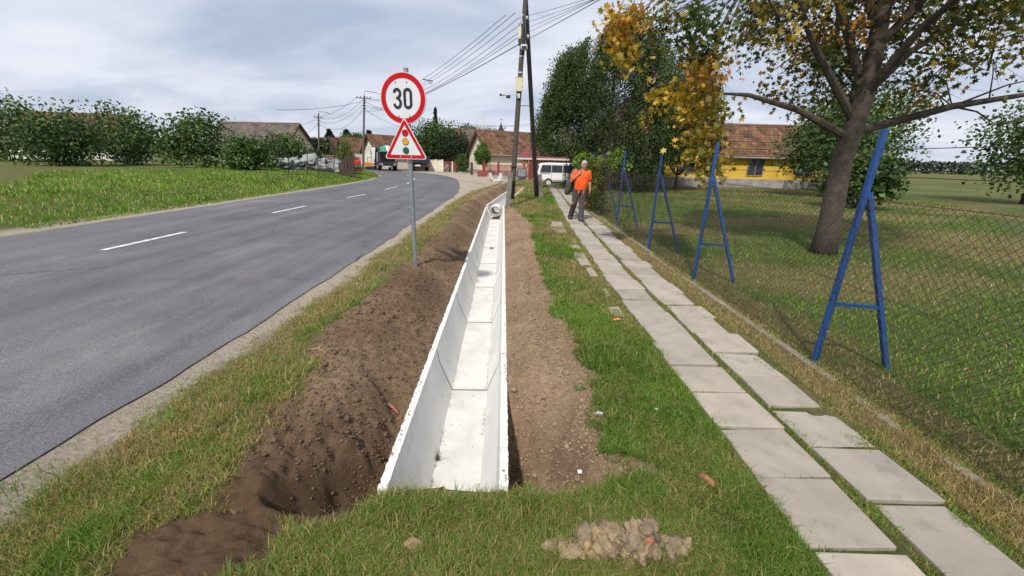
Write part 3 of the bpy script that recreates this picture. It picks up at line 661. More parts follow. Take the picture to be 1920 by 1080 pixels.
# foreground heap of clods: each big one a thing
def clod_proto(seed, m):
    c, f = rock_arrays(seed, 4, 0.36)
    o = np_mesh('earth_clod', c*0.5, f.ravel(), np.full(len(f), 3), m, smooth=False); return o
protos = [clod_proto(300+i, (M['clod'], M['clod2'], M['clod'], M['clod3'], M['clod'], M['clod2'], M['clod4'])[i]) for i in range(7)]
rr = random.Random(21)
heap = [on_ground(px, py) for px, py in ((1128,992),(1108,1004),(1150,1000),(1172,994),(1193,1000),(1093,1016),(1078,1030),(1120,1018),(1145,1016),(1166,1010),(1187,1016),(1207,1010),(1228,1016),(1100,1034),(1130,1036),(1155,1030),(1180,1036),(1212,1030),(1240,1030),(1262,1030),(1276,1042),(1040,1024),(1055,1036),(1068,1046),(1197,1024),(1112,1046),(1142,1048),(1170,1048),(1225,1046),(1255,1046),(1090,1050),(1200,1048),(1030,1034),(1046,1046),(1282,1030),(1218,1000),(1160,1022),(1136,1006),(1184,1004),(1246,1018))]
k = 0
for i, p in enumerate(heap):
    o = protos[i] if i < 7 else protos[rr.randrange(7)].copy()
    if i >= 7: COL.objects.link(o)
    dmid = math.hypot((p.x-0.55)/0.26, (p.y-1.50)/0.12)
    sz = (rr.uniform(0.055, 0.10) if i % 3 else rr.uniform(0.03, 0.05))*(1.0 if dmid < 1 else 0.8)
    o.location = (p.x, p.y, gz(p.x, p.y) + sz*0.30 + rr.uniform(0, 0.02)); o.scale = (sz*rr.uniform(.85, 1.25), sz*rr.uniform(.85, 1.2), sz*rr.uniform(.65, .95))
    o.rotation_euler = (rr.uniform(0, 6), rr.uniform(0, 6), rr.uniform(0, 6))
    tag(o, 'dry yellow brown earth clod in the crumbled heap at the bottom edge', 'clod', 'clods of the foreground earth heap')
n = 1500; hx = rng.normal(0.52, 0.17, n); hy = rng.normal(1.48, 0.07, n); rad = 0.003+0.015*rng.random(n)**3
tag(scatter_rocks('clod_crumbs', list(zip(hx, hy, ground_z(hx, hy)+rad*0.4)), rad, M['clod']), 'small crumbs of dry earth between the heap clods', 'soil', kind='stuff')
def rock(name, label, cat, p, s, m, seed, amp=0.3):
    c, f = rock_arrays(seed, 4, amp); o = np_mesh(name, c*0.5*np.array(s), f.ravel(), np.full(len(f), 3), m)
    o.location = p; tag(o, label, cat); return o
rock('stone', 'flat sandy stone lying in the near grass below the channel mouth', 'stone', on_ground(772, 1026, 0.012), (0.10, 0.07, 0.045), M['clod'], 5)
rock('pebble', 'small pale pebble in the grass above the earth heap', 'pebble', on_ground(1194, 955, 0.01), (0.022, 0.02, 0.018), M['straw'], 6)
rock('brick_chip', 'small orange brick chip at the top left of the earth heap', 'brick chip', on_ground(1095, 991, 0.012), (0.03, 0.028, 0.028), M['brick'], 8)
rock('brick_lump', 'orange brick lump embedded in the middle of the earth heap', 'brick lump', on_ground(1210, 1034, 0.03), (0.06, 0.05, 0.05), M['brick'], 9)
rock('bed_stone', 'small dark stone lying alone on the white channel bed', 'stone', Vector((float(xc(11.0))+0.03, 11.0, FLOOR_Z+0.03)), (0.09, 0.08, 0.07), M['soilbit'], 10)
b = MB(); p0 = on_ground(1310, 896, 0.02); p1 = on_ground(1338, 918, 0.02)
b.tube([p0, p0.lerp(p1, .35)+Vector((.004, 0, .008)), p0.lerp(p1, .7)+Vector((.01, 0, .004)), p1], [0.016, 0.02, 0.02, 0.015], 9)
o = b.build('brick_fragment', M['brick'], smooth=True); tag(o, 'curved reddish brick fragment lying in the grass near the right edge', 'brick fragment')
b = MB(); p0 = on_ground(728, 757, 0.015); p1 = on_ground(748, 778, 0.015)
b.tube([p0, p0.lerp(p1, .5)+Vector((0, 0, .01)), p1], [0.008, 0.012, 0.008], 7)
o = b.build('root', M['brick'], smooth=True); tag(o, 'short reddish root stub sticking out of the left soil bank', 'root')
for (a, c, lab) in (((577, 657), (612, 664), 'dry forked grey twig on the verge at the left edge'), ((640, 900), (720, 905), None), ((1040, 700), (1058, 712), 'pale straw stalk on the right soil bank')):
    if not lab: continue
    p0 = on_ground(*a, 0.012); p1 = on_ground(*c, 0.012); b = MB()
    m_ = p0.lerp(p1, .45)+Vector((0.01, 0.02, 0.02)); b.tube([p0, m_, p1], [0.0016, 0.0022, 0.001], 5); b.tube([m_, m_+Vector((0.03, 0.05, 0.02))], [0.003, 0.001], 5)
    o = b.build('twig', M['straw']); tag(o, lab, 'twig')
def crumple(name, label, p, s, m, seed):
    c, f = rock_arrays(seed, 3, 0.75); o = np_mesh(name, c*s*np.array([1, 0.85, 0.5]), f.ravel(), np.full(len(f), 3), m); o.location = p; tag(o, label, 'litter')
crumple('crumpled_tissue', 'crumpled white tissue lying in the grass beside the path', on_ground(1230, 771, 0.02), 0.016, M['paper'], 31)
crumple('wrapper', 'lilac and white wrapper lying in the grass', on_ground(1123, 779, 0.02), 0.022, M['lilac'], 32)
crumple('paper_scrap', 'white paper scrap at the edge of the dug hole on the right', on_ground(1088, 890, 0.02), 0.016, M['paper'], 33)
crumple('paper_scrap', 'white paper scrap on the verge in mid picture', on_ground(1071, 533, 0.02), 0.03, M['paper'], 34)
b = MB(); p0 = on_ground(1155, 604, 0.02)
b.poly([p0+Vector(v) for v in ((-.05, 0, 0), (-.02, -.025, .012), (.03, -.02, .02), (.06, .005, .01), (.03, .03, .022), (-.02, .03, .012))]); o = b.build('dry_leaf', M['orange']); tag(o, 'fallen orange brown leaf on the worn verge beside the slabs', 'leaf')

# ------------------------------------------------------------------ grass
def blades(name, x, y, z, h, wd, col, lab, lean=0.45):
    n = len(x); a = rng.random(n)*2*np.pi; d = np.stack([np.cos(a), np.sin(a)], -1)
    la = rng.random(n)*2*np.pi; ld = np.stack([np.cos(la), np.sin(la)], -1); lm = (0.15 + lean*2*rng.random(n))*h
    base = np.stack([x, y, z - 0.006], -1)
    co = np.zeros((n, 5, 3)); co[:, :, :] = base[:, None, :]
    co[:, 0, :2] -= d*wd[:, None]*0.5; co[:, 1, :2] += d*wd[:, None]*0.5
    for k, s in ((2, -0.42), (3, 0.42)):
        co[:, k, :2] += d*wd[:, None]*s + ld*lm[:, None]*0.35; co[:, k, 2] += h*0.58
    co[:, 4, :2] += ld*lm[:, None]; co[:, 4, 2] += h*(1 - 0.35*np.clip(lm/h, 0, 1))
    off = (np.arange(n)*5)[:, None]
    fa = np.concatenate([off + np.array([[0, 1, 3, 2]]), off + np.array([[2, 3, 4]])], 1).ravel()
    sz = np.tile([4, 3], n)
    o = np_mesh(name, co.reshape(-1, 3), fa, sz, M['grass'], np.repeat(col, 5, 0))
    return tag(o, lab, 'grass', kind='stuff')
def gcol(x, y, d, rich=1.0):
    n = len(x); t = rng.random(n)[:, None]; big = fbm(x*1.2, y*1.2, 3, 91)[:, None]
    g1 = np.array([0.055, 0.122, 0.015]); g2 = np.array([0.225, 0.355, 0.052])
    c = g1 + (g2-g1)*np.clip(0.55*t + 0.9*(big-0.28), 0, 1)
    dryc = np.array([0.46, 0.355, 0.16])*(0.5 + 0.65*rng.random(n)[:, None])
    isd = (rng.random(n) < np.clip(d*0.66 + 0.07, 0, 0.92))[:, None]
    return np.where(isd, dryc, c)
# near verges and foreground
def sample(n, y0, y1, x0, x1, p=1.5):
    r = rng.random(n); a = 1 - p
    return rng.uniform(x0, x1, n), (y0**a + r*(y1**a - y0**a))**(1/a)
def on_slab(x, y):
    pl = np.interp(y, [0, 5.6, 11, 13.7, 18.2, 24, 30, 36], [1.47, 1.47, 1.60, 1.70, 1.88, 2.15, 2.42, 2.5])
    e = 0.07*(vnoise(x*9, y*9, 13) - 0.45) + 0.24*(fbm(x*2.6, y*2.6, 3, 14)-0.46)
    d = x - pl
    return ((d > 0.01+e) & (d < 0.43-e)) | ((d > 0.525+e) & (d < 0.97-e*2)), (d > -0.02) & (d < 1.0), d
x, y = sample(1000000, 1.15, 36, -2.75, 3.0, 1.75)
s, g_, d_ = masks(x, y); u = x - xc(y)
os_, inp, dd = on_slab(x, y)
tuft = fbm(x*7, y*7, 3, 15)
dens = (1 - s)*(1 - g_*0.97)*np.where(os_, 0.0, 1.0)*np.where(inp, 0.5, 1.0)*np.clip(0.35 + 1.6*(tuft - 0.25), 0, 1)*(1 - 0.25*d_)
dens = dens*np.where((x > 2.5) & (y < 36), 0.55, 1)*np.where((x < -1.35) & (y > 1.9), 0.35 + 0.65*sstep(.42, .62, fbm(x*1.7, y*1.7, 3, 99)), 1)
keep = (rng.random(len(x)) < dens) & ~((np.abs(u) < T_HALF + 0.01) & (y > 1.90) & (y < 29.5)) & (x > -2.85)
x, y, d_, inp, tuft = x[keep], y[keep], d_[keep], inp[keep], tuft[keep]
z = ground_z(x, y)
lush = sstep(0.42, 0.70, fbm(x*1.1+3, y*1.1, 3, 19)) + 0.9*sstep(0.25, 0.0, np.abs(y - 1.8)) * (y < 2.1) + 0.5*sstep(0.35, 0.05, np.abs(x - soil_r(y) - 0.2))*(y > 2)
h = (0.022 + 0.028*rng.random(len(x)) + 0.040*lush*rng.random(len(x)) + 0.03*tuft*rng.random(len(x)) + 0.05*(rng.random(len(x)) < 0.03))*np.where(inp, 0.55, 1)*np.where(d_ > 0.6, 0.8, 1)*(1 + 0.02*y)
wd = (0.0018 + 0.0020*rng.random(len(x)))*(1 + 0.28*np.maximum(y - 1.2, 0))
blades('verge_grass', x, y, z, h, wd, gcol(x, y, d_), 'short green and straw coloured grass on the verges beside the ditch and path')
# the thick sod at the front
n = 90000; x = rng.uniform(-1.35, 1.35, n); y = rng.uniform(1.3, 2.25, n); s_, g__, d_ = masks(x, y); t_ = fbm(x*5, y*5, 3, 67)
keep = (s_ < .4) & ~((np.abs(x - xc(y)) < T_HALF + .012) & (y > 1.905)) & (rng.random(n) < np.clip(1.9*(t_ - .22), .05, 1)); x, y, d_ = x[keep], y[keep], d_[keep]
blades('front_sod', x, y, ground_z(x, y), (.028 + .045*rng.random(len(x))**1.4)*(1 + .7*sstep(.3, .05, np.abs(y - 1.82))*(np.abs(x + .3) < 1)), .0017 + .0018*rng.random(len(x)), gcol(x, y, d_*.8), 'thick green and straw grass across the front of the ditch', .55)
# weeds along the slab joints
jx = []; jy = []
for (x0, x1, y0, y1) in SL:
    if y1 < 1.2 or y0 > 24: continue
    k = int(150/(1 + .25*y0)); t_ = rng.random(k); side = rng.integers(0, 4, k)
    xx = np.where(side == 0, x0 - .008, np.where(side == 1, x1 + .008, x0 + t_*(x1 - x0))); yy_ = np.where(side < 2, y0 + t_*(y1 - y0), np.where(side == 2, y0 - .008, y1 + .008))
    ok = vnoise(xx*5 + 3, yy_*5, 88) > np.where(side < 2, .35, .58); jx.append(xx[ok] + rng.normal(size=ok.sum())*.010); jy.append(yy_[ok] + rng.normal(size=ok.sum())*.008)
jx = np.concatenate(jx); jy = np.concatenate(jy)
blades('joint_weeds', jx, jy, np.full(len(jx), -.005), 0.022 + 0.022*rng.random(len(jx)), (0.003 + .002*rng.random(len(jx)))*(1 + .22*np.maximum(jy - 1.2, 0)), gcol(jx, jy, np.full(len(jx), .5)), 'low weeds growing in the joints between the path slabs')
# bunches of longer grass hanging over the dug edges
x, y = sample(40000, 1.5, 9, -2.2, 1.4, 1.6)
e1 = np.abs(x - soil_r(y) - 0.06); e2 = np.abs(x - soil_l(y) + 0.06); e3 = np.where((np.abs(x+0.35) < 1.05), np.abs(y - 1.80)*0.8, 9)
e = np.minimum(np.minimum(e1, e2*1.6), e3)
keep = (rng.random(len(x)) < sstep(0.16, 0.02, e)*(vnoise(x*6, y*6, 23) > 0.42)) & ~((np.abs(x - xc(y)) < T_HALF + 0.015) & (y > 1.9))
s_ = masks(x, y)[0]; keep &= s_ < 0.75
x, y = x[keep], y[keep]; d_ = masks(x, y)[2]*0.6
blades('tall_grass', x, y, ground_z(x, y), 0.05 + 0.085*rng.random(len(x))**1.5, (0.003 + 0.003*rng.random(len(x)))*(1+0.2*(y-1.2).clip(0)), gcol(x, y, d_), 'longer green grass along the dug edges of the ditch', 0.6)
# lawn behind the fence
x, y = sample(260000, 1.5, 36, 2.95, 24, 1.3)
keep = (x < 3.2 + y*0.95) ; x, y = x[keep], y[keep]; s, g_, d_ = masks(x, y)
keep = rng.random(len(x)) < 0.75 - 0.3*d_; x, y, d_ = x[keep], y[keep], d_[keep]
blades('lawn_grass', x, y, ground_z(x, y), 0.035 + 0.05*rng.random(len(x)), (0.004 + 0.003*rng.random(len(x)))*(1 + 0.15*y), gcol(x, y, d_*0.95), 'patchy green and brown lawn behind the blue post fence')
# grass bank across the road
n = 75000; y = rng.uniform(9, 62, n); x = road_l(y) - 0.25 - rng.random(n)**1.6*np.where(y > 30, 14, 16)
keep = (x > -0.95*y - 4); x, y = x[keep], y[keep]; nn = fbm(x*0.7, y*0.7, 3, 33)
h = (0.07 + 0.20*nn*rng.random(len(x)))*sstep(0.1, 0.9, road_l(y) - x) + 0.03
blades('bank_grass', x, y, ground_z(x, y), h, 0.012 + 0.0011*y*(0.6 + rng.random(len(x))), gcol(x, y, np.full(len(x), 0.08))*1.12, 'tall bright green grass on the bank across the road')
# sprig growing in the channel
def sprig(px, py, z, label, n=40, hh=0.05):
    p = P(px, py, z); x = rng.normal(p.x, 0.012, n); y = rng.normal(p.y, 0.012, n)
    o = blades('weed_sprig', x, y, np.full(n, z), hh*(0.5 + rng.random(n)), np.full(n, 0.005), np.array([0.03, 0.07, 0.015]) + 0.02*rng.random((n, 3)), label, 0.9); o['category'] = 'weed'
    del o['kind']
sprig(818, 862, FLOOR_Z, 'tiny green weed sprouting at the left edge of the channel bed')
# broad leaf weed by the scraped patch
def weed(px, py, label, s=0.05, n=7):
    p = on_ground(px, py); b = MB(); r_ = random.Random(px)
    for i in range(n):
        a = r_.uniform(0, 6.28); d = Vector((math.cos(a), math.sin(a), 0)); q = Vector((-d.y, d.x, 0)); L = s*r_.uniform(.7, 1.3)
        b.poly([p, p + d*L*.5 + q*L*.22 + Vector((0, 0, L*.5)), p + d*L + Vector((0, 0, L*.35)), p + d*L*.5 - q*L*.22 + Vector((0, 0, L*.5))])
    o = b.build('weed', M['weedgreen']); tag(o, label, 'weed')
M['weedgreen'] = mat('weed_green', (0.06, 0.125, 0.022), 0.6, scale=20)
weed(1178, 848, 'bright green broad leaved weed beside the scraped bare patch', 0.045, 11)
weed(1085, 735, 'bright green weed clump at the edge of the right soil bank', 0.05, 14)

# ------------------------------------------------------------------ foliage
TPL = {'quad': (np.array([[-.5,0,0],[0,-.32,.06],[.5,0,0],[0,.32,.06]]), [[0,1,2,3]]),
       'maple': (np.array([[0,-.5,0],[.16,-.18,.03],[.5,-.22,-.04],[.26,.06,.03],[.46,.34,-.05],[.14,.26,.03],[0,.6,-.06],[-.14,.26,.03],[-.46,.34,-.05],[-.26,.06,.03],[-.5,-.22,-.04],[-.16,-.18,.03]]), [[0,1,11],[1,2,3],[3,4,5],[5,6,7],[7,8,9],[9,10,11],[1,3,5,7,9,11]])}
def leaves(name, pos, size, col, m, parent=None, tpl='quad', up=0.35, droop=0.0):
    T, F = TPL[tpl]; n = len(pos); k = len(T)
    nrm = rng.normal(size=(n, 3)); nrm[:, 2] += up*2; nrm /= np.linalg.norm(nrm, axis=1)[:, None]
    t = rng.normal(size=(n, 3)); t[:, 2] -= droop*3; t -= nrm*(t*nrm).sum(1)[:, None]; t /= np.linalg.norm(t, axis=1)[:, None]
    bb = np.cross(nrm, t)
    sz = size*(0.6 + 0.8*rng.random(n))
    co = pos[:, None, :] + sz[:, None, None]*(T[None, :, 0:1]*t[:, None, :] + T[None, :, 1:2]*bb[:, None, :] + T[None, :, 2:3]*nrm[:, None, :])
    off = np.arange(n)*k; fa = []; 
    fl = np.concatenate([np.array(f) for f in F]); fa = (off[:, None] + fl[None, :]).ravel(); sz_ = np.tile([len(f) for f in F], n)
    return np_mesh(name, co.reshape(-1, 3), fa, sz_, m, np.repeat(col, k, 0), parent)
def pal(n, stops, w=None, jit=0.18):
    s = np.array(stops); i = rng.choice(len(s), n, p=w); j = rng.choice(len(s), n, p=w); t = rng.random(n)[:, None]*0.5
    return np.clip((s[i]*(1-t) + s[j]*t)*(1 + jit*rng.normal(size=(n, 1))), 0.004, 1)
G_DARK = [(0.022,0.042,0.013),(0.032,0.060,0.018),(0.05,0.085,0.024)]
G_MID = [(0.04,0.075,0.02),(0.06,0.11,0.026),(0.085,0.14,0.035)]
G_BRIGHT = [(0.075,0.14,0.02),(0.11,0.19,0.03),(0.15,0.23,0.05)]
def crown_points(c, r, nclump, per, cr, shell=0.55, rs=None, squash=1.0):
    """leaf positions: clumps spread through an ellipsoid, denser outside"""
    d = rng.normal(size=(nclump, 3)); d /= np.linalg.norm(d, axis=1)[:, None]
    rad = shell + (1 - shell)*rng.random(nclump)**0.6
    cc = d*rad[:, None]*np.array(r)*(0.82 + 0.36*rng.random((nclump, 1)))
    P_ = np.repeat(cc, per, 0) + np.clip(rng.normal(size=(nclump*per, 3)), -1.5, 1.5)*np.array([cr, cr, cr*squash])
    return P_ + np.array(c), np.repeat(np.arange(nclump), per)
def shrub(name, label, cat, base, rx, ry, h, nclump, per, leafs, cols, group=None, lift=0.15, trunk=0.05, cr=0.28, m='darkleaf', shape=None):
    t = thing(name, label, cat, base, 0, group); hz = h*(1-lift)/2
    pos, ci = crown_points((0, 0, h*lift + hz), (rx*0.86, ry*0.86, hz*0.9), nclump, per, cr*min(rx, hz), 0.45)
    if shape is not None: pos = shape(pos)
    cl = pal(nclump, cols)[ci]*(0.85 + 0.3*rng.random((len(ci), 1)))
    leaves('crown', pos, leafs, cl, M[m], t)
    b = MB(); b.tube([(0, 0, -0.1), (0.02*h, 0, h*0.3), (0, 0.02*h, h*0.7)], [trunk, trunk*0.8, trunk*0.3], 8)
    for i in range(6):
        a = i*1.05 + random.random(); b.tube([(0, 0, h*(0.15+0.07*i)), (math.cos(a)*rx*0.5, math.sin(a)*ry*0.5, h*(0.4+0.08*i))], [trunk*0.5, trunk*0.15], 6)
    b.build('trunk', M['bark'], t, smooth=True)
    return t
def conifer(label, base, h, r, cols=G_DARK, group=None, n=60):
    t = thing('conifer_tree', label, 'conifer', base, 0, group); pos = []
    for i in range(n):
        f = rng.random()**0.8; zz = h*(0.12 + 0.86*f); rr_ = r*(1 - f)**0.8*(0.7 + 0.5*rng.random()); a = rng.random()*6.28
        k = 26; s_ = rng.random(k)
        pos.append(np.stack([np.cos(a)*rr_*s_, np.sin(a)*rr_*s_, zz - 0.10*h*s_*(1-f) + 0.03*h*rng.normal(size=k)*0.5], -1) + rng.normal(size=(k, 3))*0.05*r)
    pos = np.concatenate(pos); leaves('crown', pos, r*0.22, pal(len(pos), cols), M['darkleaf'], t)
    b = MB(); b.tube([(0, 0, -0.2), (0, 0, h*0.95)], [r*0.10, r*0.02], 7); b.build('trunk', M['bark'], t); return t

# birch behind the fence
bp = Vector((5.9, 27.5, 0.0))
t = thing('birch_tree', 'tall dark green birch with drooping twigs behind the fence', 'tree', bp)
b = MB(); b.tube([(0, 0, -0.1), (0.1, 0.1, 1.6), (-0.1, 0, 3.6), (0.05, 0.1, 6.0), (-0.2, 0, 8.8)], [0.17, 0.14, 0.11, 0.07, 0.02], 10); b.build('trunk', M['birchbark'], t, smooth=True)
b = MB(); pos = []; ci = []; pr = random.Random(5); nst = 0
# profile: half width as a function of height (left, right)
hp = [0.4, 1.0, 2.0, 3.5, 5.0, 6.5, 7.8, 8.6, 9.4]; wl = [2.3, 3.4, 4.2, 4.2, 4.1, 3.8, 3.2, 2.2, 0.4]; wr = [2.6, 3.0, 3.5, 4.5, 5.6, 5.7, 4.7, 2.8, 0.8]
for i in range(64):
    z0 = 1.2 + 7.2*(i/64); a = i*2.4 + pr.uniform(-.4, .4); L = np.interp(z0+1.0, hp, wl)*pr.uniform(.6, 0.9)
    e = Vector((math.cos(a)*L, math.sin(a)*L*0.8, min(z0 + pr.uniform(0.6, 1.7), 9.0))); s0 = Vector((0, 0, z0))
    b.tube([s0, s0.lerp(e, .5)+Vector((0, 0, .25)), e], [0.045*(1 - z0/12), 0.03*(1-z0/12), 0.008], 6)
for i in range(7800):
    zz = 0.7 + 8.9*pr.random()**0.85; sx = pr.uniform(-1, 1); wmax = np.interp(zz, hp, wl if sx < 0 else wr)
    wmax *= .80 + .42*float(vnoise(np.array([zz*1.3]), np.array([3.0 if sx < 0 else 9.0]), 66)[0])
    rad = abs(sx)**0.66; x = math.copysign(rad, sx)*wmax*pr.uniform(.86, 1.08); yv = pr.uniform(-1, 1)*math.sqrt(max(0, 1 - min(1, rad*rad)))*3.2
    if vnoise(np.array([x*0.8+3]), np.array([zz*0.8+yv*0.2]), 44)[0] < 0.24 and rad > 0.35: continue
    ln = pr.uniform(0.5, 1.3); k = 30
    tt = rng.random(k); px = np.stack([x + 0.12*rng.normal(size=k) + 0.1*tt*np.sign(x), yv + 0.12*rng.normal(size=k), zz - ln*tt*(1 + .5*rad) + 0.05*rng.normal(size=k)], -1)
    px = px[px[:, 2] > (2.0 if x < -1.9 else 0.45)]; k = len(px); pos.append(px); ci.append(np.full(k, nst)); nst += 1
    if i % 14 == 0 and zz < 8.3 and rad < .8: b.tube([(0, 0, min(max(zz - 1.3, 1.3), 6.5)), (x*.5, yv*.5, zz - .25), (x*0.9, yv, zz+0.05), (x, yv, max(zz-ln, min(zz, 1.9)))], [0.012, 0.010, 0.007, 0.003], 4)
b.build('limbs', M['birchbark'], t)
pos = np.concatenate(pos); ci = np.concatenate(ci)
cl = pal(nst, [(0.045,0.072,0.022),(0.068,0.105,0.030),(0.115,0.16,0.05),(0.036,0.058,0.02)])[ci]*(0.8 + 0.4*rng.random((len(ci), 1)))
leaves('crown', pos, 0.108, cl, M['leaf'], t, droop=0.6, up=0.1)

# maple in autumn colour, trunk outside the photo's right edge
mb_ = Vector((6.6, 8.6, 0.0))
t = thing('maple_tree', 'maple with yellow, orange and green leaves overhanging the top right', 'tree', mb_)
b = MB(); b.tube([(0, 0, -0.1), (0, 0, 0.5), (-0.05, 0.05, 1.8), (0.05, 0.0, 3.2), (0, 0.1, 5.2), (0.1, 0, 7.6)], [0.27, 0.21, 0.18, 0.16, 0.11, 0.03], 12); b.build('trunk', M['bark'], t, smooth=True)
Y_, O_, G_, V_ = 'y', 'o', 'g', 'v'
cl_ = [(1150,42,7.4,Y_),(1165,62,7.4,O_),(1178,84,7.4,Y_),(1160,88,7.5,Y_),(1182,112,7.4,Y_),(1200,40,7.7,V_),(1215,66,7.9,G_),(1240,44,8.0,G_),(1272,38,8,G_),(1302,44,7.6,G_),(1334,52,7.2,G_),(1336,84,7.2,G_),
       (1288,72,8.2,G_),(1300,96,7.6,G_),(1326,104,7.2,V_),(1338,138,7.0,O_),(1318,128,7.2,O_),(1326,122,7.4,V_),(1250,30,7.2,V_),(1310,24,7.0,G_),(1180,34,7.2,O_),
       (1236,192,8.2,Y_),(1258,182,8.0,Y_),(1276,176,7.8,Y_),(1296,178,7.6,Y_),(1318,186,7.4,Y_),(1338,190,7.2,V_),(1290,206,7.6,Y_),(1316,214,7.3,Y_),(1338,226,7.0,V_),(1296,232,7.6,V_),
       (1318,246,7.3,Y_),(1338,262,7.0,V_),(1300,262,7.4,Y_),(1322,280,7.2,V_),(1336,304,7.0,V_),(1306,288,7.3,Y_),(1330,330,6.9,V_),(1314,312,7.2,V_)]
clus = [(D(px, py, Y), k, 0.25, 62) for px, py, Y, k in cl_]
for i in range(420):    # the rest of the crown, to the right of the photo
    d = rng.normal(size=3); d /= np.linalg.norm(d); rd = pr.random()**.4; p = Vector((7.3 + d[0]*3.6*rd, 9.0 + d[1]*3.0*rd, 5.6 + d[2]*2.9*rd))
    q_ = p - Vector((0, 0, CAM_H)); pxx = 960 + FPX*q_.x/(q_.y*math.cos(_p) - q_.z*math.sin(_p)) if q_.y > 0 else 9999
    if pxx < 1375: continue
    clus.append((p, random.choice('gggvvyo'), 0.40, 60))
limb = MB(); pos = []; col = []
PALS = {'y': [(0.55,0.36,0.04),(0.46,0.32,0.045),(0.64,0.45,0.09),(0.30,0.25,0.045)], 'o': [(0.40,0.17,0.025),(0.44,0.22,0.03),(0.33,0.15,0.03),(0.38,0.25,0.04)],
        'g': [(0.05,0.085,0.018),(0.075,0.115,0.024),(0.10,0.14,0.03),(0.035,0.06,0.015)], 'v': [(0.15,0.15,0.025),(0.22,0.18,0.03),(0.10,0.12,0.025),(0.34,0.23,0.035)]}
hubs = []      # main limbs, each with a few forks; every leafy spray hangs on the nearest fork
pr = random.Random(8)
for k_, (hz, dx, dy, dz) in enumerate(((2.3, -3.0, -0.4, 0.7), (2.6, -3.4, -0.9, 2.6), (3.2, -2.6, 0.3, 3.9), (3.0, 0.6, -2.6, 2.2), (3.0, 2.8, 0.6, 1.8), (3.8, 2.4, -1.2, 3.4), (4.2, -0.6, 1.8, 3.4), (2.4, 1.6, 2.4, 1.6), (4.4, 0.8, -0.8, 3.6), (2.4, 3.4, -1.4, 0.6))):
    a0 = Vector((0, 0.05, hz)); e = a0 + Vector((dx, dy, dz)); m1 = a0.lerp(e, .35) + Vector((pr.uniform(-.15, .15), pr.uniform(-.15, .15), .25)); m2 = a0.lerp(e, .7) + Vector((pr.uniform(-.2, .2), pr.uniform(-.2, .2), .22))
    limb.tube([a0, m1, m2, e], [0.085, 0.06, 0.038, 0.014], 8); hubs += [m1, m2, e, m1.lerp(m2, .5), m2.lerp(e, .5)]
for it in range(2):
    cand = list(hubs); 
    for i in range(36 if it == 0 else 60):
        h_ = cand[pr.randrange(len(cand))]; o_ = Vector((h_.x, h_.y, 0)).normalized() if h_.xy.length > .1 else Vector((1, 0, 0))
        e = h_ + o_*pr.uniform(.2, 1.0) + Vector((pr.gauss(0, .45), pr.gauss(0, .45), pr.uniform(-.5, .7)))
        limb.tube([h_, h_.lerp(e, .5) + Vector((0, 0, .08)), e], [.022, .014, .006], 6); hubs.append(e)
for i, (p, k, r_, n_) in enumerate(clus):
    lp = p - mb_; hb_ = min(hubs, key=lambda q: (q - lp).length)
    limb.tube([hb_, hb_.lerp(lp, .5) + Vector((0, 0, .10)), lp], [0.013, 0.009, 0.004], 5)
    for j in range(4):
        e = lp + Vector((random.gauss(0, r_), random.gauss(0, r_), random.gauss(-0.05, r_))); limb.tube([lp, e], [0.0042, 0.002], 4)
    pos.append(np.array(lp) + rng.normal(size=(n_, 3))*np.array([r_, r_, r_*0.8])*0.62); col.append(pal(n_, PALS[k]))
limb.build('limbs', M['bark'], t)
leaves('crown', np.concatenate(pos), 0.098, np.concatenate(col), M['leaf'], t, tpl='maple', droop=0.4)

# small dark tree on the lawn
tp = P(1266, 353, 0.0)
t = thing('fruit_tree', 'small dark leaved tree with forked trunk in front of the yellow house', 'tree', (tp.x, tp.y, 0))
b = MB(); b.tube([(0, 0, -.1), (0, 0, .7), (0.05, 0, 1.0)], [.14, .11, .10], 9)
for a, L, hh in ((0.3, 1.2, 2.3), (2.6, 1.1, 2.4), (4.2, .8, 2.6), (1.4, .7, 2.7), (5.4, 1.3, 2.1)): b.tube([(0.03, 0, .9), (math.cos(a)*L*.5, math.sin(a)*L*.5, 1.5), (math.cos(a)*L, math.sin(a)*L, hh)], [.07, .05, .015], 7)
b.build('trunk', M['bark'], t, smooth=True)
pos, ci = crown_points((0, 0, 2.5), (1.75, 1.6, 1.05), 110, 50, 0.22, 0.3); cl = pal(110, [(0.018,0.032,0.014),(0.03,0.045,0.018),(0.04,0.06,0.02)])[ci]
leaves('crown', pos, 0.13, cl, M['leaf'], t)

# thuja with a stem, by the white gable; the bush group at the road's far side
thj = Vector((-3.55, 46.8, 0)); 
def egg(p):
    zc = p[:, 2]; return p*np.stack([1.0 - 0.30*np.clip((zc-1.6)/1.9, -0.3, 1), 1.0 - 0.30*np.clip((zc-1.6)/1.9, -0.3, 1), np.ones(len(p))], -1)
shrub('thuja_tree', 'rounded bright green thuja on thin stems before the white gable', 'tree', thj, 1.02, 0.95, 3.45, 230, 80, 0.10, [(0.07,0.14,0.02),(0.11,0.19,0.028),(0.15,0.24,0.04)], lift=0.30, trunk=0.06, cr=0.12, shape=egg)
shrub('broad_bush', 'big mid green bush tree behind the traffic sign', 'tree', (-10.9, 61, 0), 4.0, 2.6, 6.3, 210, 60, 0.26, G_MID, lift=0.03, trunk=0.12, cr=0.26)
shrub('broad_bush', 'dark olive bush tree left of the grey tiled roof', 'tree', (-8.3, 59.5, 0), 2.9, 2.4, 4.9, 190, 60, 0.22, [(0.02,0.026,0.014),(0.034,0.04,0.02),(0.03,0.05,0.018)], lift=0.02, trunk=0.1, cr=0.22)
conifer('narrow dark conifer top rising above the bush behind the sign', (-11.9, 65, 0), 8.7, 1.3, G_DARK, n=120)
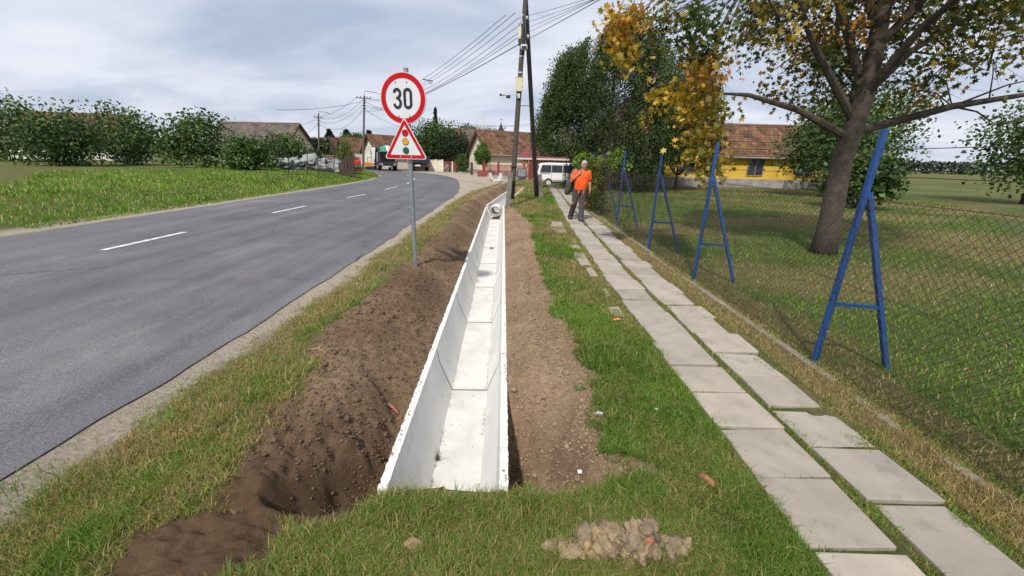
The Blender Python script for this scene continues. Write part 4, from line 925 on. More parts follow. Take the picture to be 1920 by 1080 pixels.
shrub('ivy_bush', 'round ivy covered bush between maroon gate and white gable', 'bush', (-6.55, 53.3, 0), 0.85, 0.8, 2.1, 60, 60, 0.13, G_MID, lift=0.0, cr=0.22)
for px, top, Y, lab in ((617, 244, 112, 'leftmost of three dark conifers over the red roofs'), (649, 245, 112, 'middle one of three dark conifers over the red roofs'), (692, 247, 112, 'rightmost of three dark conifers over the red roofs')):
    p = D(px, top, Y); conifer(lab, (p.x, Y, 0), p.z, 3.4, [(0.018,0.030,0.016),(0.026,0.042,0.02)], 'conifers behind the village roofs', 220)
p = D(605, 258, 112); conifer('small dark conifer left of the three taller ones', (p.x, 112, 0), p.z, 1.6, G_DARK)
for px, top, Y, rx, lab, cols in ((881, 238, 92, 3.6, 'round green tree crown behind the grey tiled roof', G_MID), (917, 243, 96, 4.2, 'pale green tree crown behind the ridge of the cream house', G_BRIGHT), (666, 252, 105, 5, 'dull green tree behind the tiled roofs at left', G_MID), (705, 257, 98, 3, 'olive tree between tiled roofs at left', G_MID), (588, 262, 80, 3, 'dark tree beside the grey roof at the left edge', G_DARK)):
    p = D(px, top, Y); shrub('leafy_tree', lab, 'tree', (p.x, Y, 0), rx, rx*.8, p.z, 150, 70, 0.42, cols, lift=0.2, trunk=0.2, cr=0.22)
for px, top, lab in ((953, 246, 'tiny dark cypress tip left of the leaning pole'), (981, 247.5, 'left one of two tiny cypress tips over the tiled ridge'), (987.5, 248.5, 'right one of two tiny cypress tips over the tiled ridge')):
    p = D(px, top, 104); conifer(lab, (p.x, 104, 0), p.z, 0.75, G_DARK, n=50)
p = D(645, 259, 35); shrub('young_tree', 'yellow green young tree beside the wooden boards at left', 'tree', (p.x, 35, .35), 0.75, 0.7, p.z-.35, 110, 40, 0.10, [(0.11,0.15,0.025),(0.16,0.19,0.035),(0.08,0.12,0.02)], lift=0.1, trunk=0.04, cr=0.24)
p = D(618, 281, 52); shrub('topiary_bush', 'dark green dome clipped bush beyond the junk pile', 'bush', (p.x, 52, .2), 0.8, 0.8, p.z-.2, 60, 60, 0.12, G_DARK, lift=0.0, cr=0.10)
for i, (px, Y, rx, h_) in enumerate(((592, 50, 1.2, 1.8), (602, 54, 1.2, 1.6), (540, 40, 2.2, 3.0), (470, 33, 2.0, 2.6), (380, 36, 3.0, 4.2), (250, 40, 3.4, 5.0), (120, 34, 3.0, 4.4), (20, 42, 4, 6.0))):
    p = D(px, 300, Y); shrub('garden_shrub', ['low dark shrub under the grey roof at the left edge','low dark shrub beside the clipped dome bush','mid green garden shrub left of the wire fence','low garden shrub near the road bend on the left','tall garden shrub on the left bank','big leafy shrub far left','leafy shrub between big ones far left','large tree like shrub at the far left edge'][i], 'shrub', (p.x, Y, .3), rx, rx*.8, h_, 100, 45, 0.16+0.012*rx*3, G_DARK if i < 2 else G_MID, lift=0.02, trunk=0.06)
for i, (X_, Y_c, rx, h_) in enumerate(((19, 26, 2.6, 5.5), (24, 30, 3.2, 7), (15.5, 19, 1.4, 2.2), (29, 24, 3, 6))):
    shrub('leafy_tree', ['leafy tree right of the yellow house','taller leafy tree at the right edge of the garden','low bush on the lawn right of the maple','broad tree at the far right'][i], 'tree', (X_, Y_c, 0), rx, rx*.9, h_, 120, 50, 0.22, G_MID, lift=0.15, trunk=0.12)
shrub('broad_bush', 'dark dense bush added for the deep shade under the birch, behind the dark picket fence', 'bush', (7.2, 32.2, 0), 1.9, 1.0, 3.3, 130, 55, 0.17, G_DARK, lift=0.0)  # added bush, stands in for the dark shade behind the birch
shrub('dry_bush', 'sparse brown bush at the foot of the yellow wall', 'bush', P(1318, 345, 0), 1.0, 0.7, 1.7, 40, 30, 0.09, [(0.20,0.13,0.05),(0.12,0.08,0.04),(0.10,0.10,0.04)], lift=0.0, trunk=0.03, cr=0.35)
# far wood on the horizon
n = 15000; ax = rng.uniform(-260, 260, n); hh = 3.2 + 4.5*fbm(ax*0.06, ax*0+3, 3, 55)
pos = np.stack([ax, 190 + 12*rng.random(n), hh*rng.random(n)**0.7], -1)
o = leaves('distant_wood', pos, 1.5, pal(n, [(0.035,0.055,0.03),(0.05,0.075,0.035),(0.03,0.045,0.028)]), M['darkleaf']); tag(o, 'dark green band of far trees along the horizon', 'wood', kind='stuff')

# vine on the fence by the man
t = thing('vine', 'yellow green vine climbing over the fence behind the man', 'climbing plant', (2.9, 15.6, 0))
pos = []; col = []
for i in range(150):
    yy_ = rng.uniform(-1.6, 1.7); zz_ = rng.random()**0.9*1.75; k = 26
    pos.append(np.array([0.02 + 0.12*rng.normal(), yy_, zz_+0.05]) + rng.normal(size=(k, 3))*np.array([.10, .16, .12])); col.append(pal(k, [(0.07,0.10,0.02),(0.12,0.14,0.03),(0.17,0.15,0.04)]))
stem = MB()
for (px, py, Y, n_) in ((1085,300,15.0,60),(1095,292,15.0,60),(1078,304,15,40),(1108,300,15.2,60),(1118,306,15.4,60),(1103,314,15.2,60),(1120,322,15.4,60),(1146,292,15.6,40),(1152,300,15.6,50),(1160,286,15.6,40),(1147,312,15.6,30),(1142,326,15.6,20),(1165,300,16,20),(1176,312,16,16)):
    p = D(px, py, Y) - Vector((2.9, 15.6, 0)); pos.append(np.array(p) + rng.normal(size=(n_, 3))*0.10); col.append(pal(n_, [(0.16,0.26,0.03),(0.21,0.31,0.045),(0.11,0.19,0.025)])); stem.tube([(0, p.y*0.7, 1.2), (p.x*.5, p.y, max(p.z, 1.6)+.05), p], [0.012, 0.008, 0.003], 5)
for i in range(9): stem.tube([(0.02, -1.5+0.38*i, 0), (0.05*math.sin(i), -1.4+.38*i, .8), (0, -1.6+.4*i, 1.6)], [.014, .01, .005], 5)
stem.build('stems', M['bark'], t)
pos = np.concatenate(pos); leaves('foliage', pos, 0.085, np.concatenate(col), M['leaf'], t, tpl='maple')

# ------------------------------------------------------------------ road sign
sx, sy = -1.491, 6.098; sz0 = gz(sx, sy)
sign = thing('road_sign', 'round 30 speed limit sign above triangular traffic light warning on a steel post', 'road sign', (sx, sy, sz0), R(0))
b = MB(); b.tube([(0, 0, -0.3), (0, 0, 2.875 - sz0)], 0.031, 16); b.build('post', M['galv'], sign, smooth='auto')
b = MB(); b.tube([(0, 0, 2.870 - sz0), (0, 0, 2.885 - sz0)], 0.033, 16); b.build('post_cap', M['galv'], sign, smooth='auto')
YF = -0.050
def disc(r, y0, y1, cx=0, cz=0, n=64):
    m_ = MB(); m_.extrude([(cx + r*math.cos(2*math.pi*i/n), cz + r*math.sin(2*math.pi*i/n)) for i in range(n)], y1 - y0, Matrix.Translation((0, y0, 0))); return m_
def annulus(r0, r1, y, n=64, cz=0.0, th=0.0015):
    m_ = MB()
    for i in range(n):
        a = 2*math.pi*i/n; c = 2*math.pi*(i+1)/n
        q = [(r0*math.cos(a), y, cz + r0*math.sin(a)), (r1*math.cos(a), y, cz + r1*math.sin(a)), (r1*math.cos(c), y, cz + r1*math.sin(c)), (r0*math.cos(c), y, cz + r0*math.sin(c))]
        m_.poly(q)
    return m_
cz = 2.505 - sz0; cxo = -0.040; YAW = R(-6)
plate = disc(0.30, YF, YF + 0.02).build('speed_limit_plate', M['signwhite'], sign); plate.location = (cxo, 0, cz); plate.rotation_euler = (0, 0, YAW); plate.scale = (1.06, 1, 1.09)
annulus(0.230, 0.2915, YF - 0.003).build('red_border', M['signred'], plate)
def stroke(pts, wdt, y, closed=False):
    m_ = MB(); pts = [Vector((p[0], 0, p[1])) for p in pts]; n = len(pts); L = []; Rr = []
    for i, p in enumerate(pts):
        a = pts[i-1] if (i or closed) else p; c = pts[(i+1) % n] if (i < n-1 or closed) else p
        d = (c - a).normalized(); nn = Vector((-d.z, 0, d.x))*wdt/2; L.append(p + nn); Rr.append(p - nn)
    for i in range(n if closed else n-1):
        j = (i+1) % n; m_.poly([(v.x, y, v.z) for v in (L[i], L[j], Rr[j], Rr[i])])
    return m_
def arc(cx_, cz_, rx, rz, a0, a1, n=14): return [(cx_ + rx*math.cos(R(a0+(a1-a0)*i/n)), cz_ + rz*math.sin(R(a0+(a1-a0)*i/n))) for i in range(n+1)]
w3 = 0.034
three = arc(-0.078, 0.056, 0.038, 0.047, 165, -62) + [(-0.070, 0.006)] + [(-0.082, 0.004)]
m3 = stroke(arc(-0.076, 0.058, 0.040, 0.046, 170, -70), w3, YF - 0.006); k3 = stroke(arc(-0.076, -0.052, 0.042, 0.052, 78, -172), w3, YF - 0.006)
kk = stroke([(-0.092, 0.005), (-0.062, 0.006)], 0.030, YF - 0.0065)
for q in (k3, kk): m3.add(q.v, q.f)
m3.build('digit_three', M['signblack'], plate)
oval = arc(0.063, 0.062, 0.041, 0.042, 0, 180, 16) + arc(0.063, -0.062, 0.041, 0.042, 180, 360, 16)
stroke(oval, w3, YF - 0.006, True).build('digit_zero', M['signblack'], plate)
for bx, bz in ((-0.091, 0.187), (0.057, 0.187), (-0.069, -0.204), (0.078, -0.204)):
    q = disc(0.009, YF - 0.009, YF, bx, bz, 12).build('bolt', M['galv'], plate)
# warning triangle
def tri(s, r, n=6):
    """rounded triangle outline, side s, corner radius r, apex up, bottom edge at z=0"""
    hgt = s*math.sqrt(3)/2; cs = [(-s/2, 0), (s/2, 0), (0, hgt)]; c0 = (0, hgt/3); pts = []
    for (x, z), a in zip(cs, (210, 330, 90)):
        dx, dz = c0[0]-x, c0[1]-z; L = math.hypot(dx, dz); cx_, cz_ = x + dx/L*2*r, z + dz/L*2*r
        pts += [(cx_ + r*math.cos(R(a-60+120*i/n)), cz_ + r*math.sin(R(a-60+120*i/n))) for i in range(n+1)]
    return pts
S = 0.60; tz = 1.730 - sz0; YT = YF - 0.022
m_ = MB(); m_.extrude(tri(S, 0.026), 0.02, Matrix.Translation((0, YT, 0))); wp = m_.build('warning_plate', M['signwhite'], sign); wp.location = (-0.042, 0, tz - 0.008); wp.scale = (1.01, 1, 1.06)
o1 = tri(S - 0.034, 0.022); o1 = [(x, z + 0.010) for x, z in o1]
s2 = S - 0.17; i1 = tri(s2, 0.004); i1 = [(x, z + 0.052) for x, z in i1]
m_ = MB()
for i in range(len(o1)):
    j = (i+1) % len(o1); m_.poly([(o1[i][0], YT - .003, o1[i][1]), (o1[j][0], YT - .003, o1[j][1]), (i1[j][0], YT - .003, i1[j][1]), (i1[i][0], YT - .003, i1[i][1])])
m_.build('red_border', M['signred'], wp)
for nm, mt, zz in (('red_light', 'signred', 0.325), ('amber_light', 'amber', 0.218), ('green_light', 'sgreen', 0.108)):
    q = disc(0.0405, YT - .005, YT, 0.006, zz, 32).build(nm, M[mt], wp)
    m_ = annulus(0.037, 0.0425, YT - .007, 32, zz); m_.v = [(x + .006, y, z) for x, y, z in m_.v]; m_.build('black_ring', M['signblack'], q)
for bx, bz in ((-.075, .030), (.075, .030), (-.125, .285), (.125, .285)): disc(0.007, YT - .008, YT, bx, bz, 10).build('bolt', M['palemetal'], wp)
for zz in (cz + .2, cz - .2, tz + .12, tz + .38):
    b = MB(); b.box((-.04, -0.034, zz - .015), (.04, .04, zz + .015)); b.build('clamp', M['galv'], sign)

# ------------------------------------------------------------------ timber A pole beside the ditch
base1 = D(960, 366, 16.5); top1 = D(983.5, 24, 18.3); base2 = P(1006, 370, 0.0); top2 = D(987, 24, 18.75)
ap = thing('utility_pole', 'twin dark timber utility pole with concrete stubs, camera arm and cable boxes', 'utility pole', (0.45, 18.4, 0))
off = Vector((0.45, 18.4, 0))
def rel(p): return Vector(p) - off
ext = 1.08
def along(a, c, s): return rel(a + (c - a)*s)
b = MB(); b.tube([along(base1, top1, -0.02), along(base1, top1, .5), along(base1, top1, ext)], [.105, .098, .088], 14); lean = b.build('leaning_pole', M['polewood'], ap, smooth='auto')
b = MB(); b.tube([along(base2, top2, -0.03), along(base2, top2, .5), along(base2, top2, ext)], [.115, .10, .088], 14); b.build('straight_pole', M['polewood'], ap, smooth='auto')
def stub(pb, pt, nm, wdt=.19):
    b = MB(); d = pt - pb; b.bar(rel(pb - d*0.25), rel(pt), wdt, .17, up=(0, 1, 0)); return b.build(nm, M['old_concrete'], ap, bevel=0.02)
stub(D(952, 388, 16.2), D(957.5, 324.5, 16.25), 'concrete_stub')
stub(P(1014.5, 371, 0) + Vector((0, -.05, 0)), D(1011.5, 327, 20.5), 'concrete_stub', .21)
for s_ in (.06, .16):
    c = along(base1, top1, s_); b = MB(); b.box((c.x - .14, c.y - .16, c.z - .02), (c.x + .12, c.y + .12, c.z + .02)); b.build('strap', M['iron'], ap)
pq = lambda px, py: rel(D(px, py, 17.45))
c = rel(D(973.6, 158.5, 17.30)); b = MB(); b.box((c.x - .14, c.y - .08, c.z - .225), (c.x + .14, c.y + .06, c.z + .225)); bx_ = b.build('control_box', M['beigebox'], ap, bevel=.01)
b = MB(); b.box((c.x - .155, c.y - .09, c.z + .225), (c.x + .155, c.y + .07, c.z + .245)); b.box((c.x - .15, c.y - .085, c.z - .24), (c.x + .15, c.y + .065, c.z - .226)); b.build('box_lid', M['beigebox'], bx_)
for zz in (.1, -.1):
    b = MB(); b.box((c.x + .10, c.y - .088, c.z + zz - .015), (c.x + .125, c.y - .081, c.z + zz + .015)); b.build('lock', M['iron'], bx_)
a0 = rel(D(973, 177, 17.3)); a1 = rel(D(941, 178.5, 17.0)); b = MB(); b.tube([a0, a1], .016, 8); arm = b.build('camera_arm', M['palemetal'], ap)
b = MB(); b.box((a0.x - .05, a0.y - .04, a0.z - .13), (a0.x + .04, a0.y + .05, a0.z + .03)); b.build('arm_bracket', M['palemetal'], arm)
b = MB(); cc = a1 + Vector((-.03, 0, .02)); b.tube([cc + Vector((.12, .20, .03)), cc, cc + Vector((-.015, -.03, -.01))], [.048, .052, .056], 14); cm = b.build('security_camera', M['palemetal'], arm, smooth='auto')
b = MB(); b.tube([cc + Vector((-.016, -.032, -.011)), cc + Vector((-.018, -.040, -.013))], .042, 14); b.build('lens', M['iron'], cm)
b = MB(); b.box((a1.x - .03, a1.y - .03, a1.z - .14), (a1.x + .03, a1.y + .03, a1.z - .03)); b.build('sensor', M['palemetal'], arm)
c = rel(D(953, 181.5, 17.1)); b = MB(); b.box((c.x - .085, c.y - .08, c.z - .045), (c.x + .085, c.y + .08, c.z + .045)); b.build('infrared_lamp', M['iron'], arm, bevel=.008)
c = rel(D(974, 62, 17.75)); b = MB(); b.box((c.x - .05, c.y - .05, c.z - .20), (c.x + .07, c.y + .05, c.z + .17)); b.build('cable_box', M['beigebox'], ap, bevel=.01)
b = MB(); b.tube([c + Vector((0, 0, -.2)), c + Vector((.02, 0, -.42))], .045, 10); b.build('cable_gland', M['iron'], ap)
c = rel(D(982.5, 89.5, 17.6)); b = MB(); b.box((c.x - .13, c.y - .12, c.z - .07), (c.x + .13, c.y + .10, c.z + .09)); fl_ = b.build('floodlight', M['palemetal'], ap, bevel=.02)
b = MB(); b.box((c.x - .09, c.y - .13, c.z - .06), (c.x + .10, c.y - .122, c.z + .03)); b.build('lamp_glass', M['glass'], fl_)
b = MB(); b.tube([rel(D(976.5, 20, 17.9)), rel(D(978.5, 45, 17.9))], .035, 10); b.build('conduit', M['palemetal'], ap)
for (x0, x1, yy_, Y0, Y1) in ((975.5, 994, 198.5, 17.3, 19.4), (979, 990, 68, 17.9, 18.6)):
    b = MB(); b.tube([rel(D(x0, yy_, Y0)), rel(D(x1, yy_, Y1))], .015, 6); b.build('tie_rod', M['iron'], ap)
for py in (105, 135, 145): 
    s_ = (366 - py)/342.; c = along(base1, top1, s_); b = MB(); b.tube([c - Vector((0, 0, .02)), c + Vector((0, 0, .02))], .107, 14); b.build('steel_band', M['palemetal'], ap)
for k in range(5):   # loose cables down the pole head
    p0 = rel(D(979 + k*1.6, 30, 18.1)); p1 = rel(D(976.5 + k*1.4, 80 + 6*k, 17.62)); b = MB(); b.tube([p0, p0.lerp(p1, .5) + Vector((.04*math.sin(k*2), -.03, 0)), p1], .02, 5); b.build('loose_cable', M['iron'], ap)
for i, (px, py) in enumerate(((974, 43), (979, 29), (988, 33), (990, 68))):
    p = rel(D(px, py, 18.0)); b = MB(); b.tube([p + Vector((0, 0, -.06)), p, p + Vector((0, 0, .06))], [.03, .05, .025], 8); b.build('insulator', M['palemetal'], ap)

# poles across the road
def far_pole(px_b, py_b, px_t, py_t, Y, label, arms, lamp, h_extra=0.0):
    bt = D(px_t, py_t, Y); bb = D(px_b, py_b, Y); zb = gz(bb.x, Y); t = thing('utility_pole', label, 'utility pole', (bt.x*.5 + bb.x*.5, Y, zb))
    of = t.location.copy(); b = MB(); b.tube([Vector((bb.x, Y, zb - .2)) - of, bt - of], [.17, .11], 12); b.build('pole', M['greypole'], t, smooth='auto')
    for (x0, y0, x1, y1) in arms:
        a = D(x0, y0, Y - .1) - of; c = D(x1, y1, Y - .1) - of; b = MB(); b.bar(a, c, .10, .10); o = b.build('crossarm', M['greypole'], t)
        for s_ in (.04, .28, .72, .96):
            p = a.lerp(c, s_); b = MB(); b.tube([p + Vector((0, 0, .05)), p + Vector((0, 0, .12)), p + Vector((0, 0, .24))], [.03, .06, .04], 8); b.build('insulator', M['iron'], o)
    p = [D(x, y, Y - .12) - of for x, y in lamp]; b = MB(); b.tube(p, .035, 6); la = b.build('lamp_arm', M['iron'], t)
    e = p[-1]; b = MB(); b.ell(e + Vector((.25, 0, -.02)), (.38, .12, .09), 10, 6); b.build('lamp_head', M['palemetal'], la)
    for k in range(4):
        q = D(px_t + (px_b - px_t)*.08, py_t + 8 + 5*k, Y - .12) - of; b = MB(); b.tube([q + Vector((-.25, 0, 0)), q + Vector((.28, 0, .02))], .05, 6); b.build('insulator_pin', M['iron'], t)
    return t
far_pole(680.5, 314, 683, 180, 60, 'taller grey timber pole with crossarm and lamp arm left of the sign', [(668, 183, 696, 185)], [(682.5, 182), (684.5, 170.5), (709, 174.5)])
far_pole(599, 318, 597.2, 213, 74, 'smaller distant timber pole with lamp arm near the left edge', [(588, 218.5, 606, 222.5)], [(597.5, 220), (598, 209), (617, 211.5)])

# overhead cables
def cable(pts, r, label, sag=0.0, loop=None, group='overhead cables of the village line'):
    """pts: world points; sag per span"""
    P_ = []
    for a, c in zip(pts[:-1], pts[1:]):
        for i in range(14):
            s_ = i/14; P_.append(a.lerp(c, s_) - Vector((0, 0, sag*4*s_*(1-s_))))
    P_.append(pts[-1]); o0 = P_[0].copy(); b = MB(); b.tube([p - o0 for p in P_], r, 5)
    o = b.build('overhead_cable', M['wire'], None); o.location = o0; tag(o, label, 'cable', group); return o
# (photo end points: at the sign side, at the timber pole, then on to the right towards the viewer)
WL = [(795, 143, 948, 28.5), (797, 150, 966, 24), (803, 152, 974, 33), (806, 160, 975, 46), (812, 163, 980, 56), (812, 166, 975, 68), (806, 171, 980, 79)]
ends = [(668, 182), (676, 183), (690, 184), (696, 185), (684, 198), (682, 203), (681, 209)]
right = [None, None, (1012, 22, 15), (1030, 26, 14), (1052, 24, 13), (1062, 24, 13), (1071, 27, 12.5)]
def toline(px, py, px2, py2, px3, Y2, Y3):  # extend the photo line to px3
    return py2 + (py - py2)*(px3 - px2)/(px - px2)
labs = ['topmost thin overhead cable running from the left pole past the sign', 'second thin overhead cable below the topmost one', 'third overhead cable reaching the insulator at the pole head', 'fourth overhead cable from the top, ending at the left bracket of the pole', 'fifth overhead cable from the top, very thin', 'sixth overhead cable from the top, just above the thick one', 'thick lowest overhead cable attached under the pole cable box']
for i, (a, e, r_) in enumerate(zip(WL, ends, right)):
    Yp = 18.0; A = D(a[2], a[3], Yp) if a[3] > 26 else D(a[2], a[3], 17.5)
    E_ = D(e[0], e[1], 59.9)
    pts = [E_, A]
    o = cable(pts, 0.016 if i < 6 else 0.022, labs[i], sag=0.0)
    # sag so that the cable passes the photographed point beside the sign
    bpy.data.objects.remove(o)
    # find param where projection x matches a[0]
    best = None
    for k in range(1, 200):
        s_ = k/200; p = E_.lerp(A, s_); q = p - Vector((0, 0, CAM_H)); dz = q.y*math.cos(_p) - q.z*math.sin(_p)
        xx_ = q.x/dz; yy_ = (q.y*math.sin(_p) + q.z*math.cos(_p))/dz
        # undo roll
        pxx = 960 + FPX*(xx_*math.cos(_r) + yy_*math.sin(_r)); pyy = 540 - FPX*(-xx_*math.sin(_r) + yy_*math.cos(_r))
        if best is None or abs(pxx - a[0]) < best[0]: best = (abs(pxx - a[0]), s_, pyy, dz)
    sg = max(0.0, (a[1] - best[2])*best[3]/FPX/(4*best[1]*(1-best[1]))); sg = min(sg, 1.6)
    o = cable(pts, 0.011 if i < 6 else 0.018, labs[i], sag=sg)
    if r_ is not None:
        C_ = D(r_[0], r_[1], r_[2]); C2 = A + (C_ - A)*3.0
        cable([A, C2], 0.006 if i < 6 else 0.010, ['', '', 'cable leaving the pole head to the right, uppermost', 'cable right of the poles, second from the top', 'cable right of the poles, third from the top', 'cable right of the poles, just above the thick one', 'thick cable right of the poles crossing above the birch'][i], sag=0.03)
# splice hanging on the line beside the sign
c = D(801, 151, 40); t = thing('cable_splice', 'small dark triangular cable loop hanging beside the round sign', 'cable fitting', c)
b = MB(); b.tube([D(793, 148.5, 40) - c, D(800, 150, 40) - c, D(811, 151.5, 40) - c], .045, 6); b.build('bar', M['iron'], t)
b = MB(); b.tube([D(803, 152, 40) - c, D(806.5, 158.5, 40) - c, D(811, 152, 40) - c], .03, 6); b.build('loop', M['iron'], t)
# left fan of cables between the two far poles and beyond
i = 0
for (x0, y0, Y0), (x1, y1, Y1), sg, lab in (((668, 184, 59.9), (588, 221, 73.9), .5, 'upper cable between the two far poles'), ((678, 190, 59.9), (606, 223, 73.9), .7, 'second cable between the two far poles'), ((680, 196, 59.9), (600, 228, 73.9), 1.0, 'third cable between the two far poles'), ((680, 205, 59.9), (599, 233, 73.9), 1.6, 'lowest and thickest cable between the two far poles'),
      ((679, 190, 59.9), (520, 206, 45), .3, 'cable running from the taller far pole out to the left'), ((597, 222, 73.9), (500, 245, 60), .4, 'cable running from the smaller far pole out to the left'), ((597, 232, 73.9), (540, 268, 62), .3, 'lower cable from the smaller far pole to the grey roof'),
      ((684, 190, 59.9), (735, 205, 66), .3, 'cable from the taller far pole to behind the sign'), ((684, 198, 59.9), (1000, 236, 74), .9, 'long low cable crossing the sky behind the sign and spire'), ((770, 228, 62), (1000, 232, 70), .5, 'second long cable above the tiled ridge'), ((684, 205, 59.9), (770, 243, 70), .4, 'low cable sloping from the taller far pole behind the triangle')):
    cable([D(x0, y0, Y0), D(x1, y1, Y1)], 0.022, lab, sag=sg)

# ------------------------------------------------------------------ blue post fence with chain link
FX = 2.86
def fence_x(y): return float(np.interp(y, [-9, 9, 12, 14.4, 18, 24, 30, 34], [2.86, 2.86, 2.92, 2.97, 3.14, 3.40, 3.68, 3.75]))
fen = thing('chain_link_fence', 'chain link fence on slanting blue steel A frame posts along the path', 'fence', (FX, 6.24, 0))
py_ = [-1.9, 0.8, 3.5, 6.24, 8.536, 11.66, 14.397, 17.2, 20.0, 22.8, 25.6, 28.4, 31.2]
for i, yv in enumerate(py_):
    r_ = random.Random(i); xx_ = fence_x(yv); hh = 2.05
    tx = 0.05 + r_.uniform(-.02, .02) if yv > 3 else .03
    b = MB(); b.bar((xx_ - FX, yv - 6.24, -.15), (xx_ + tx - FX, yv - 6.24, hh), .042, .042, up=(0, 1, 0)); o = b.build('post', M['blue'], fen, bevel=.004)
    bx0 = (xx_ + tx*.76 + .03 - FX, yv - 6.24, hh*.76); bf = (xx_ + .62 - FX, yv - 6.24 - .12, -.1)
    b = MB(); b.bar(bf, bx0, .038, .038, up=(0, 1, 0)); b.build('brace', M['blue'], o)
    s_ = .40; p = Vector(bf).lerp(Vector(bx0), s_ + .01); b = MB(); b.bar((xx_ + tx*.33 + .02 - FX, yv - 6.24, p.z), (p.x - .015, p.y, p.z), .03, .03, up=(0, 1, 0)); b.build('crossbar', M['blue'], o)
cell = 0.062; H0, H1 = 0.05, 1.52; y0, y1 = -3.0, 33.0; n = int((y1 - y0)/(cell*1.0)) ; b = MB()
co = []; fa = []
def strand(p, q, r_):
    p = np.array(p); q = np.array(q); d = q - p; d /= np.linalg.norm(d); u_ = np.array([1.0, 0, 0]); v_ = np.cross(d, u_)
    i0 = len(co)
    for e in (p, q):
        for k in range(3):
            a = 2.094*k; co.append(e + r_*(u_*math.cos(a) + v_*math.sin(a)))
    for k in range(3): fa.append([i0+k, i0+(k+1) % 3, i0+3+(k+1) % 3, i0+3+k])
dh = (H1 - H0); 
for i in range(int((y1 - y0 + dh)/(cell))):
    ys_ = y0 - dh + i*cell
    a, c = max(y0, ys_), min(y1, ys_ + dh)
    if c - a < .02: continue
    wob = 0.012*math.sin(i*.7)
    strand((wob, a - 6.24, H0 + (a - ys_)), (0.02 + wob, c - 6.24, H0 + (c - ys_)), .0019)
    strand((-.004 + wob, a - 6.24, H1 - (a - ys_)), (.016 + wob, c - 6.24, H1 - (c - ys_)), .0019)
co = np.array(co); co[:, 0] += np.interp(co[:, 1] + 6.24, [-9, 9, 12, 14.4, 18, 24, 30, 34], [2.86, 2.86, 2.92, 2.97, 3.14, 3.40, 3.68, 3.75]) - FX
np_mesh('wire_mesh', co, np.array(fa).ravel(), np.full(len(fa), 4), M['mesh'], None, fen)
for zz in (0.06, .8, 1.51, 1.70, 1.90):
    b = MB(); b.tube([(0.03*zz + fence_x(q + 6.24) - FX, q, zz - .01*(i_ % 2)) for i_, q in enumerate((-9.2, 0, 5.4, 8.16, 10.9, 13.7, 16.5, 19.3, 22.1, 24.9))], .003, 5); b.build('tension_wire', M['mesh'], fen)
# edging kerb under the fence
b = MB(); y = -3.0; rr = random.Random(9)
while y < 30:
    L = rr.uniform(.9, 1.1); x0 = 2.735 + (0.05 if y > 8 else 0) + rr.uniform(-.012, .012); b.box((x0, y, -.1), (x0 + .075, y + L - .015, .012 + rr.uniform(-.01, .012))); y += L
tag(b.build('kerb', M['kerbc'], bevel=.008), kind='structure')

